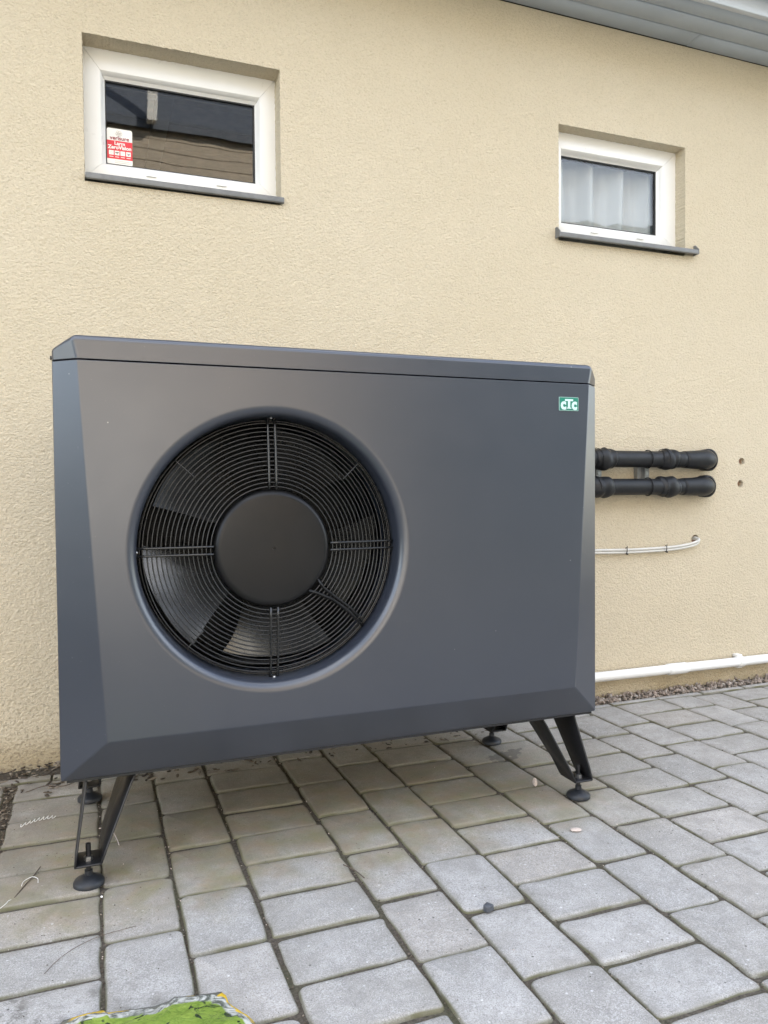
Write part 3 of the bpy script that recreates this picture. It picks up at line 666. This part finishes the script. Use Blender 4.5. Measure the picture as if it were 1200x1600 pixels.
# badge
bd = pobj('badge', plate(1.2290, 1.2890, 1.0640, 1.1000, -.0022, -.0002, .0015), 'badge_rim', pump)
def bo(o): return o
bo(obj('badge_field', plate(1.2305, 1.2875, 1.0655, 1.0985, -.0026, -.0021, .001), 'badge_green', bd))
bo(text('lettering', 'c', .040, (1.2415, -.0030, 1.0805), 'badge_pale', bd, .92, .0019)); bo(text('lettering', 'c', .040, (1.2755, -.0030, 1.0805), 'badge_pale', bd, .92, .0019))
bm = bmesh.new(); box(bm, (1.2465, -.0034, 1.0895), (1.2715, -.0028, 1.0945)); box(bm, (1.2555, -.00345, 1.0695), (1.2625, -.0028, 1.0896)); box(bm, (1.2520, -.0035, 1.0695), (1.2660, -.00285, 1.0722)); bo(obj('lettering', bm, 'badge_pale', bd))

# fan guard
guard = bpy.data.objects.new('fan_guard', None); C.objects.link(guard); guard.empty_display_size = .05; guard.parent = pump; guard.matrix_parent_inverse = pi_
gy_ = lambda r: .034 + .012*((r-.13)/.17)**2
def ring_pts(r, y, n=84): return [(FX+r*math.cos(2*math.pi*k/n), y, FZ+r*math.sin(2*math.pi*k/n)) for k in range(n)]
for k in range(16):
    r = .1445 + (.2925-.1445)*k/15
    obj('guard_ring', tb(ring_pts(r, gy_(r)), .0015, 6, True), 'guard_wire', guard, True)
for r, y in ((.2985, .052), (.2995, .064), (.3000, .078), (.3005, .094)):
    obj('guard_ring', tb(ring_pts(r, y), .0015, 6, True), 'guard_wire', guard, True)
def radial(ang, off, r0, r1, rad=.0027, bend=True, dy=-.0035):
    ca, sa = math.cos(R(ang)), math.sin(R(ang)); pts = []
    for k in range(9):
        r = r0 + (r1-r0)*k/8; pts.append((FX + r*ca - off*sa, gy_(r)+dy, FZ + r*sa + off*ca))
    if bend:
        r = r1 + .004; pts.append((FX + r*ca - off*sa, gy_(r1)+.006, FZ + r*sa + off*ca)); pts.append((FX + r*ca - off*sa, .09, FZ + r*sa + off*ca))
    return tb(pts, rad, 8)
for ang in (90, 180, 0, 270):
    for off in (-.0085, .0085): obj('guard_spoke', radial(ang, off, .138, .3015), 'guard_wire', guard, True)
for ang, r0 in ((137, .246), (43, .236), (228, .245)): obj('guard_spoke', radial(ang, 0, r0, .302, .0015, False, -.004), 'guard_wire', guard, True)
for k, ang in enumerate((90, 180, 270)):
    ca, sa = math.cos(R(ang)), math.sin(R(ang)); bm = bmesh.new(); c0_ = Vector((FX+.3065*ca, .050, FZ+.3065*sa))
    tg = Vector((-sa, 0, ca)); ra = Vector((ca, 0, sa))
    v = box(bm, (-.016, -.006, -.002), (.016, .006, .002)); bm.transform(Matrix.Translation(c0_) @ Matrix((tg, Vector((0, 1, 0)), ra)).transposed().to_4x4())
    obj('guard_clip', bm, 'black_metal', guard); bm = bmesh.new(); bmesh.ops.create_icosphere(bm, subdivisions=2, radius=.0042); bm.transform(Matrix.Translation(c0_ + Vector((0, -.006, 0)) - ra*.001)); obj('guard_screw', bm, 'steel', guard, True)
# motor lead tied along the guard
bm = bmesh.new()
def gp_(r, ang, dy): return (FX + r*math.cos(R(ang)), gy_(r)+dy, FZ + r*math.sin(R(ang)))
tube(bm, [gp_(.133, -51, -.002), gp_(.150, -47, -.006), gp_(.19, -42, -.008), gp_(.24, -41, -.008), gp_(.28, -41.5, -.006), gp_(.300, -42, .006)], .0036, 10)
tube(bm, [gp_(.131, -36, -.002), gp_(.155, -39.5, -.007), (FX+.188*math.cos(R(-39.5)), gy_(.19)-.011, FZ+.188*math.sin(R(-39.5))), gp_(.24, -39, -.008), gp_(.28, -40, -.006), gp_(.298, -41, .006)], .0030, 10)
obj('motor_lead', bm, 'black_plastic', guard, True)
for r in (.235, .272):
    bm = bmesh.new(); p = Vector(gp_(r, -40.2, -.008)); tube(bm, [p + Vector((.0085*math.cos(q*math.pi/6)*math.sin(R(40.2)), .0055*math.sin(q*math.pi/6), .0085*math.cos(q*math.pi/6)*math.cos(R(40.2)))) for q in range(12)], .0011, 5, True); obj('cable_tie', bm, 'black_tie', guard)
# motor cover
bm = bmesh.new(); pr = [(0, .0285), (.003, .0285), (.0036, .0268), (.03, .0268), (.08, .0272), (.121, .0285)]
for k in range(1, 9):
    a = R(90*k/8); pr.append((.121 + .0165*math.sin(a), .0285 + .0165*(1-math.cos(a))))
pr += [(.1375, .085), (.12, .10)]
lathe_y(bm, pr, FX, FZ, 96); pobj('motor_cover', bm, 'black_plastic', pump, auto=60)
# fan: hub and five swept blades
fan = bpy.data.objects.new('fan', None); C.objects.link(fan); fan.empty_display_size = .05; fan.parent = pump; fan.matrix_parent_inverse = pi_
bm = bmesh.new(); lathe_y(bm, [(0, .09), (.125, .09), (.13, .095), (.13, .20), (0, .20)], FX, FZ, 64); obj('hub', bm, 'black_metal', fan, auto=40)
for k in range(5):
    bm = bmesh.new(); a0 = 207 - 72*k; g = []
    for i in range(13):
        r = .125 + (.284-.125)*i/12; t_ = i/12; lead = 21 + 4*t_ - 14*math.sin(t_*math.pi)*.35 - 3; trail = -19 - 9*t_; row = []
        lead = 8 + 16*t_**1.6*1.0; lead = -(8 + 14*t_**2)       # the leading edge curls forward at the tip
        span = (-26 + 10*t_, 20 + 4*t_)
        a_lo, a_hi = span[0]-4*t_**2*3, span[1]+0
        for j in range(15):
            u = j/14; ang = R(a0 + a_lo + (a_hi-a_lo)*u)
            y = .215 - .125*u + .010*math.sin(u*math.pi)          # pitched blade
            row.append((FX + r*math.cos(ang), y, FZ + r*math.sin(ang)))
        g.append(row)
    fr_ = [[bm.verts.new(p) for p in row] for row in g]; bk_ = [[bm.verts.new((p[0], p[1]+.004, p[2])) for p in row] for row in g]
    I, J = 13, 15
    for i in range(I-1):
        for j in range(J-1): bm.faces.new((fr_[i][j], fr_[i][j+1], fr_[i+1][j+1], fr_[i+1][j])); bm.faces.new((bk_[i][j], bk_[i+1][j], bk_[i+1][j+1], bk_[i][j+1]))
    for i in range(I-1):
        for j in (0, J-1): bm.faces.new((fr_[i][j], fr_[i+1][j], bk_[i+1][j], bk_[i][j]))
    for j in range(J-1):
        for i in (0, I-1): bm.faces.new((fr_[i][j], fr_[i][j+1], bk_[i][j+1], bk_[i][j]))
    obj('blade', bm, 'blade_metal', fan, auto=40)
# finned coil and inner nozzle
bm = bmesh.new(); box(bm, (.02, .47, .26), (.82, .49, 1.12))
for k in range(42): box(bm, (.03, .462, .27+.02*k), (.81, .4695, .2745+.02*k))
pobj('coil', bm, 'coil_metal', pump)
bm = bmesh.new(); lathe_y(bm, [(.31, .171), (.2925, .165), (.2905, .12), (.2915, .19), (.30, .23), (.345, .24)], FX, FZ, 96); pobj('nozzle', bm, 'black_metal', pump, auto=40)
pobj('inner_bulkhead', bx((.02, .2415, .26), (.125, .245, 1.12)), 'black_metal', pump)

# feet
def leg_parts(mirror_x, mirror_y):
    fx = lambda x: W - x if mirror_x else x
    fy = lambda y: .5919 - y if mirror_y else y
    lg = bpy.data.objects.new('leg', None); C.objects.link(lg); lg.empty_display_size = .05; lg.parent = pump; lg.matrix_parent_inverse = pi_
    def sheet(pts, th, nm):     # polygon with thickness along x
        bm = bmesh.new(); A = [bm.verts.new((fx(x), fy(y), z)) for x, y, z in pts]; B = [bm.verts.new((fx(x+th), fy(y), z)) for x, y, z in pts]; n = len(pts)
        for k in range(n): bm.faces.new((A[k], A[(k+1) % n], B[(k+1) % n], B[k]))
        mid = [(n-1-k, k) for k in range(n)]
        for L in (A, B):
            for k in range(n//2 - 1): bm.faces.new((L[k], L[k+1], L[n-2-k], L[n-1-k]))
        o = obj(nm, bm, 'black_metal', lg); bevel(o, .0008, 1); return o
    # front edge upward, then back edge downward
    sheet([(.0235, .021, .054), (.0280, .026, .085), (.0480, .066, .215), (.0500, .071, .2318), (.0500, .228, .2318), (.0480, .200, .218), (.0280, .118, .085), (.0235, .098, .054)], .0045, 'leg_plate')
    sheet([(.0765, .021, .054), (.0890, .026, .085), (.1430, .062, .208), (.1560, .068, .2318), (.1380, .240, .2318), (.1290, .215, .208), (.0800, .135, .090), (.0765, .098, .054)], .0045, 'leg_plate')
    bm = bx((min(fx(.0237), fx(.0805)), min(fy(.022), fy(.0955)), .0505), (max(fx(.0237), fx(.0805)), max(fy(.022), fy(.0955)), .0555)); bevel(obj('foot_plate', bm, 'black_metal', lg), .002, 2)
    cx, cy = fx(.0525), fy(.049)
    bm = bmesh.new(); lathe_z(bm, [(.0055, .018), (.0055, .092)], cx, cy, 14); obj('bolt', bm, 'black_metal', lg, auto=40)
    bm = bmesh.new(); lathe_z(bm, [(.0095, .0556), (.0095, .0645)], cx, cy, 6); obj('nut', bm, 'steel', lg)
    bm = bmesh.new(); lathe_z(bm, [(.030, 0), (.0325, .002), (.0325, .009), (.029, .0135), (.017, .0195), (.012, .0225), (.0085, .0235), (.0085, .034)], cx, cy, 32); obj('foot_pad', bm, 'foot_rubber', lg, auto=50)
for mx_ in (0, 1):
    for my_ in (0, 1): leg_parts(mx_, my_)

# ------------------------------------------------------------------ pipes on the wall
def blend(pts, sub=6):      # Catmull-Rom
    pts = [Vector(p) for p in pts]; P = [pts[0]*2-pts[1]] + pts + [pts[-1]*2-pts[-2]]; out = []
    for i in range(1, len(P)-2):
        for k in range(sub):
            t_ = k/sub; a, b, c_, d_ = P[i-1:i+3]
            out.append(.5*((2*b) + (c_-a)*t_ + (2*a-5*b+4*c_-d_)*t_*t_ + (3*b-a-3*c_+d_)*t_**3))
    return out + [pts[-1]]
def insulated(zc, yc, xe, lab, sl):
    t_ = thing('insulated_pipe', lab, 'pipe', (1.6, yc, zc), 'insulated pipes between heat pump and wall'); ti = Matrix.Translation((-1.6, -yc, -zc))
    path = [(.95, .611, zc), (.95, .70, zc), (1.0, yc-.02, zc), (1.12, yc, zc), (1.5, yc, zc), (2.0, yc, zc), (xe-.13, yc, zc-.001)]
    o = obj('tube', tb(blend(path, 8), .0335, 20), 'rubber', t_, True); o.matrix_parent_inverse = ti
    # wrapped sleeves: bulging tape joints with folds
    for (x0, x1, rr, sd_) in sl:
        bm = bmesh.new(); n = 14; pts = []; rad = []
        for k in range(n+1):
            u = k/n; pts.append((x0+(x1-x0)*u, yc+.001*math.sin(u*9+sd_), zc+.0012*math.sin(u*7+sd_))); rad.append(.0342 + (rr-.034)*math.sin(math.pi*min(1, max(0, u)))**.6 + .0018*math.sin(u*14+sd_))
        rg = tube(bm, pts, rad, 24)
        for i, rn in enumerate(rg):
            for k, v in enumerate(rn):
                q = .0022*math.sin(k*.7 + i*.55 + sd_) + .0015*noise.noise((k*.6, i*.5, sd_)); d_ = Vector((0, v.co.y-yc, v.co.z-zc)); v.co += d_.normalized()*q
        s_ = obj('tape_wrap', bm, 'rubber', t_, True); s_.matrix_parent_inverse = ti
        bm = bmesh.new(); tube(bm, [(x0 + .012 + .022*(q/16), yc+(rr-.0005)*math.cos(2*math.pi*q/16), zc+(rr-.0005)*math.sin(2*math.pi*q/16)) for q in range(17)], .0014, 5); s2 = obj('wrap_edge', bm, 'black_plastic', s_, True)
    # elbow hood turning into the wall
    e = [(xe-.16, yc, zc-.001), (xe-.10, yc, zc-.001), (xe-.05, yc+.002, zc), (xe-.022, yc+.014, zc), (xe-.004, yc+.034, zc), (xe+.001, yc+.055, zc), (xe+.002, D+.01, zc)]
    pth = blend(e, 5); n = len(pth); o = obj('elbow', tb(pth, [.0352 + .0055*min(1, k/(n*.30)) for k in range(n)], 24), 'rubber', t_, True); o.matrix_parent_inverse = ti
    bm = bmesh.new(); lathe_y(bm, [(.040, D-.040), (.0475, D-.037), (.0480, D-.022), (.0465, D-.002)], xe+.006, zc, 28); c_ = obj('wall_collar', bm, 'rubber', t_, True); c_.matrix_parent_inverse = ti
insulated(.976, .822, 2.548, 'upper black insulated pipe running from the heat pump into the wall', [(1.935, 2.035, .0435, 1.0), (2.265, 2.345, .0430, 2.4)])
insulated(.863, .822, 2.538, 'lower black insulated pipe running from the heat pump into the wall', [(1.925, 2.020, .0430, 4.0), (2.255, 2.350, .0430, 5.5)])
def bracket(x, lab):
    t_ = thing('pipe_bracket', lab, 'bracket', (x, D, .92), 'pipe brackets on the wall'); ti = Matrix.Translation((-x, -D, -.92))
    bm = bmesh.new(); box(bm, (x-.020, D-.026, .853), (x-.017, D-.001, .986)); box(bm, (x+.017, D-.026, .853), (x+.020, D-.001, .986)); box(bm, (x-.0168, D-.004, .853), (x+.0168, D-.001, .986))
    obj('channel', bm, 'zinc', t_).matrix_parent_inverse = ti
    bm = bmesh.new(); box(bm, (x+.0215, D-.006, .895), (x+.055, D-.001, .945)); obj('fixing_plate', bm, 'zinc', t_).matrix_parent_inverse = ti
    bm = bmesh.new(); lathe_y(bm, [(0, D-.014), (.007, D-.014), (.008, D-.0065)], x+.038, .920, 6); obj('bolt', bm, 'steel', t_).matrix_parent_inverse = ti
    bm = bmesh.new()
    for zc in (.976, .863): tube(bm, [(x, .822+.0365*math.cos(q*math.pi/12), zc+.0365*math.sin(q*math.pi/12)) for q in range(24)], .0022, 6, True)
    obj('clamp_ring', bm, 'rubber', t_, True).matrix_parent_inverse = ti
bracket(2.205, 'grey metal bracket behind the middle of the black pipes'); bracket(1.965, 'grey metal bracket beside the heat pump, half hidden by it')
# pair of white cables with ties
def cable(dz, dy, lab, rad):
    pts = blend([(1.3, .611, .60+dz), (1.4, .80, .60+dz), (1.6, .862+dy, .602+dz), (1.95, .866+dy, .601+dz), (2.15, .866+dy, .597+dz), (2.35, .865+dy, .600+dz), (2.45, .863+dy, .609+dz), (2.500, .862+dy, .620+dz), (2.518, .870, .632+dz*.5), (2.516, .890, .637+dz*.5), (2.512, .93, .637+dz*.5)], 8)
    o = obj('cable', tb(pts, rad, 10), 'cable_white', None, True); tag(o, lab, 'cable', 'white cables on the wall'); return o
c1 = cable(.0055, 0, 'upper white cable of the pair entering the wall hole', .0056); c2 = cable(-.0055, .002, 'lower white cable of the pair entering the wall hole', .0050)
for x in (2.133, 2.337):
    zc = .5985 if x < 2.2 else .600
    bm = bmesh.new(); tube(bm, [(x+.002*math.sin(q*.5), .8665+.0085*math.cos(q*math.pi/8), zc+.0135*math.sin(q*math.pi/8)) for q in range(16)], .0016, 6, True); box(bm, (x-.003, .856, zc-.016), (x+.003, .861, zc-.010))
    tube(bm, [(x, .858, zc+.012), (x-.006, .852, zc+.021)], .0012, 5)
    o = obj('cable_tie', bm, 'black_tie', None, True); tag(o, 'black cable tie round the two white cables, ' + ('the one nearer the heat pump' if x < 2.2 else 'the one nearer the wall hole'), 'cable tie', 'black ties on the white cables')
# white drain pipe along the foot of the wall
dp = thing('drain_pipe', 'white plastic drain pipe along the foot of the wall', 'pipe', (2.4, .85, .085)); di = Matrix.Translation((-2.4, -.85, -.085))
ZP = .0885; o = obj('tube', tb([(1.2, .853, ZP+.004), (2.4, .853, ZP), (4.8, .853, ZP-.008)], .0200, 20), 'white_pvc', dp, True); o.matrix_parent_inverse = di
bm = bmesh.new(); tube(bm, [(2.333, .853, ZP), (2.338, .853, ZP), (2.352, .853, ZP), (2.430, .853, ZP-.0004), (2.442, .853, ZP-.0005)], [.0205, .0240, .0240, .0232, .0205], 22); o = obj('coupling', bm, 'white_pvc', dp, True, auto=40); o.matrix_parent_inverse = di
for x in (2.735, 1.75, 3.7):
    bm = bmesh.new(); tube(bm, [(x-.014, .853, ZP-.001), (x-.013, .853, ZP-.001), (x+.013, .853, ZP-.001), (x+.014, .853, ZP-.001)], [.0206, .0242, .0242, .0206], 20)
    box(bm, (x-.013, .853, ZP+.016), (x+.013, D-.0005, ZP+.030)); box(bm, (x-.013, .853, ZP-.030), (x+.013, D-.0005, ZP-.018)); o = obj('pipe_clip', bm, 'white_pvc', dp); o.matrix_parent_inverse = di; bevel(o, .002, 2)

# ------------------------------------------------------------------ small things on the paving
def stone(name, loc, sz, mat, lab, cat, seed, sub=2, cubic=False):
    r_ = random.Random(seed); bm = bmesh.new(); bmesh.ops.create_icosphere(bm, subdivisions=sub, radius=1)
    for v in bm.verts:
        c_ = v.co.copy(); k = max(abs(c_.x), abs(c_.y), abs(c_.z)) if cubic else 1
        v.co = c_*(1 + .28*noise.noise(c_*1.3+Vector((seed, 0, 0))) + .10*noise.noise(c_*3.1))/(k**.8)
        v.co = Vector((v.co.x*sz[0], v.co.y*sz[1], v.co.z*sz[2]))
    zmin = min(v.co.z for v in bm.verts); rz = r_.uniform(0, 6); bm.transform(Matrix.Translation((loc[0], loc[1], -zmin+.0008)) @ Matrix.Rotation(rz, 4, 'Z'))
    return tag(obj(name, bm, mat, None, auto=28), lab, cat)
stone('pebble', (1.252, .160), (.009, .006, .0125), 'pebble_pale', 'upright pale pink stone chip on the paver near the front right foot', 'pebble', 3)
stone('pebble', (1.192, -.128), (.015, .010, .0035), 'pebble_pale', 'flat pale stone chip lying on a paver in front of the right foot', 'pebble', 9)
bm = bmesh.new(); rk = random.Random(8)
for v in box(bm, (-.0085, -.007, .0008), (.0085, .007, .0135)): v.co += Vector((rk.uniform(-.002, .002), rk.uniform(-.002, .002), rk.uniform(0, .0015)))
bm.transform(Matrix.Translation((.812, -.368, 0)) @ Matrix.Rotation(.5, 4, 'Z')); o = tag(obj('pebble', bm, 'pebble_dark'), 'small dark blue grey cube of stone on a front paver', 'pebble'); bevel(o, .0015, 2)
stone('pebble', (.078, -.02), (.0026, .0022, .002), 'shaving_white', 'tiny white crumb beside the front left foot', 'pebble', 12)
def wire(name, pts, r, mat, lab, cat, sub=6): return tag(obj(name, tb(blend(pts, sub), r, 6), mat, None, True), lab, cat)
hel = []
for k in range(64):
    u = k/63; a = k*math.pi/4*1.0; bx_ = -.115 + .082*u; by_ = .418 + .030*u + .012*math.sin(u*math.pi); hel.append((bx_ + .003*math.cos(a), by_ + .0038*math.sin(a)*1.2, .0052 + .0038*math.cos(a)))
wire('plastic_shaving', hel, .0008, 'shaving_white', 'curled white plastic shaving lying left of the feet', 'shaving', 3)
wire('plastic_shaving', [(-.085, .092, .002), (-.082, .112, .003), (-.066, .120, .006), (-.054, .112, .004), (-.052, .094, .002)], .0008, 'shaving_white', 'white hooked plastic strand crossing a thin twig', 'shaving')
wire('plastic_shaving', [(-.118, .012, .002), (-.108, .024, .004), (-.106, .034, .003), (-.100, .040, .002)], .0007, 'shaving_white', 'short white plastic strand at the left picture edge', 'shaving')
wire('twig', [(-.095, .045, .002), (-.080, .085, .004), (-.062, .13, .005), (-.052, .17, .003)], .0014, 'twig_bark', 'thin straight dark twig under the white hooked strand', 'twig')
wire('twig', [(-.02, -.255, .001), (.0, -.225, .003), (.03, -.195, .003), (.075, -.172, .003), (.14, -.160, .002)], .0006, 'twig_bark', 'long hair thin twig curving over the front left pavers', 'twig')
wire('twig', [(-.12, .66, .004), (-.07, .68, .008), (-.02, .665, .006), (.02, .70, .004)], .0016, 'twig_bark', 'dry curved twig at the soil strip left of the heat pump', 'twig')
wire('twig', [(.597, -.075, .001), (.612, -.11, .002), (.622, -.15, .001)], .0012, 'twig_bark', 'dark bent twig lying in a joint between front pavers', 'twig')
wire('dry_stalk', [(.075, .33, .004), (.10, .315, .008), (.115, .25, .006), (.12, .215, .004)], .0011, 'pebble_pale', 'pale bent dry stalk between the two left feet', 'stalk')
# crumpled bag at the front
bagpts = [(0.0159, -0.4191), (0.0464, -0.4150), (0.0755, -0.4167), (0.0813, -0.4256), (0.1195, -0.4308), (0.1541, -0.4378), (0.1769, -0.4333), (0.1879, -0.4256), (0.2264, -0.4356), (0.2627, -0.4412), (0.2707, -0.4514), (0.2718, -0.4709), (0.2826, -0.4937), (0.3029, -0.5388), (0.3126, -0.5657), (.36, -.62), (.37, -.74), (.36, -.88), (.15, -.94), (-.08, -.92), (-.12, -.74), (-.09, -.58)]
bag = None; bm = bmesh.new(); uvl = bm.loops.layers.uv.new('UVMap'); ol = []
for i in range(len(bagpts)):
    a, b = Vector(bagpts[i]), Vector(bagpts[(i+1) % len(bagpts)])
    for k in range(4): ol.append(a.lerp(b, k/4))
cen = Vector((.13, -.70)); n = len(ol); TT = [0, .02, .05, .09, .14, .2, .28, .38, .5, .65, .82]; rings = []
for t_ in TT:
    row = []
    for i, p in enumerate(ol):
        q = p.lerp(cen, t_); wr = noise.noise((q.x*14, q.y*22, 2)) + .5*noise.noise((q.x*40, q.y*48, 5))
        hgt = .014 + .012*(1-(1-min(1, t_*2.4))**2) + .006*wr*min(1, t_*9+.25)
        row.append(bm.verts.new((q.x + .003*wr, q.y, max(.003, hgt))))
    rings.append(row)
def setuv(f, us):
    for lp, q in zip(f.loops, us): lp[uvl].uv = q
for a in range(len(TT)-1):
    for i in range(n):
        f = bm.faces.new((rings[a][i], rings[a][(i+1) % n], rings[a+1][(i+1) % n], rings[a+1][i])); setuv(f, ((i/n, TT[a]), ((i+1)/n, TT[a]), ((i+1)/n, TT[a+1]), (i/n, TT[a+1])))
f = bm.faces.new(rings[-1]); setuv(f, [(0, .9)]*n)
un = [bm.verts.new((v.co.x, v.co.y, .001)) for v in rings[0]]
for i in range(n): f = bm.faces.new((rings[0][i], un[i], un[(i+1) % n], rings[0][(i+1) % n])); setuv(f, ((i/n, 0),)*4)
f = bm.faces.new(un[::-1]); setuv(f, [(0, .0)]*n)
bag = obj('plastic_bag', bm, 'bag', None, True); tag(bag, 'crumpled green plastic bag with yellow edge lying on the front paving', 'bag')

# ------------------------------------------------------------------ the house across the yard (reflected in the glass and the paint)
nb = thing('neighbouring_house', 'tall neighbouring house with brown boards above pale render, mirrored in the dark window', 'house', (1, -11, 0)); ni = Matrix.Translation((-1, 11, 0))
def no(*a, **k): o = obj(*a, **k); o.matrix_parent_inverse = ni; return o
no('wall', bx((-9, -17, -.1), (1.6, -11, 2.9)), 'pale_render', nb); no('wall', bx((1.61, -17, -.1), (4.2, -11, 2.9)), 'tan_cladding', nb)
rc = random.Random(4)
for k in range(23):
    z0 = 2.9 + .2*k; no('cladding_board', bx((-9, -11.02 - .012*rc.random(), z0+.012), (4.2, -10.97, z0+.2)), 'tan_cladding', nb)
bm = bmesh.new(); box(bm, (-9, -17, 2.91), (4.2, -11.05, 7.5)); no('wall', bm, 'dark_tiles', nb)
bm = bmesh.new()
for (y0, z0, y1, z1) in ((-10.85, 7.45, -14, 10.4), (-17.2, 7.45, -14, 10.4)):
    q = [bm.verts.new(p) for p in ((-9.5, y0, z0), (4.7, y0, z0), (4.7, y1, z1), (-9.5, y1, z1))]; q2 = [bm.verts.new(v.co + Vector((0, 0, .18))) for v in q]
    bm.faces.new(q[::-1]); bm.faces.new(q2)
    for i in range(4): bm.faces.new((q[i], q[(i+1) % 4], q2[(i+1) % 4], q2[i]))
no('roof', bm, 'dark_tiles', nb); no('chimney', bx((1.10, -10.80, 7.5), (1.27, -10.62, 9.7)), 'pale_render', nb)
for x in (-6, -2.5):
    f_ = no('window', bx((x, -11.03, 4.6), (x+1.2, -10.94, 5.9)), 'upvc', nb); obj('pane', bx((x+.1, -10.96, 4.7), (x+1.1, -10.93, 5.8)), 'gasket', f_)
def added_hedge_row(a, b, lab):  # unseen greenery, added to hold back low sky light and darken reflections
    bm = bmesh.new(); box(bm, a, b); bmesh.ops.subdivide_edges(bm, edges=bm.edges[:], cuts=24, use_grid_fill=True)
    for v in bm.verts: v.co += Vector((noise.noise(v.co*1.7), noise.noise(v.co*1.9+Vector((5, 0, 0))), noise.noise(v.co*1.5+Vector((0, 7, 0)))))*.45
    tag(obj('added_hedge', bm, 'added_hedge_leaf', None, True), lab, 'added_hedge')
added_hedge_row((4.7, -12.4, -.1), (16, -10.9, 6.8), 'unseen tall greenery added to block low sky light, right of the neighbouring house')
added_hedge_row((-26, -12.4, -.1), (-9.7, -10.9, 2.8), 'unseen low greenery added to darken reflections, left of the neighbouring house')
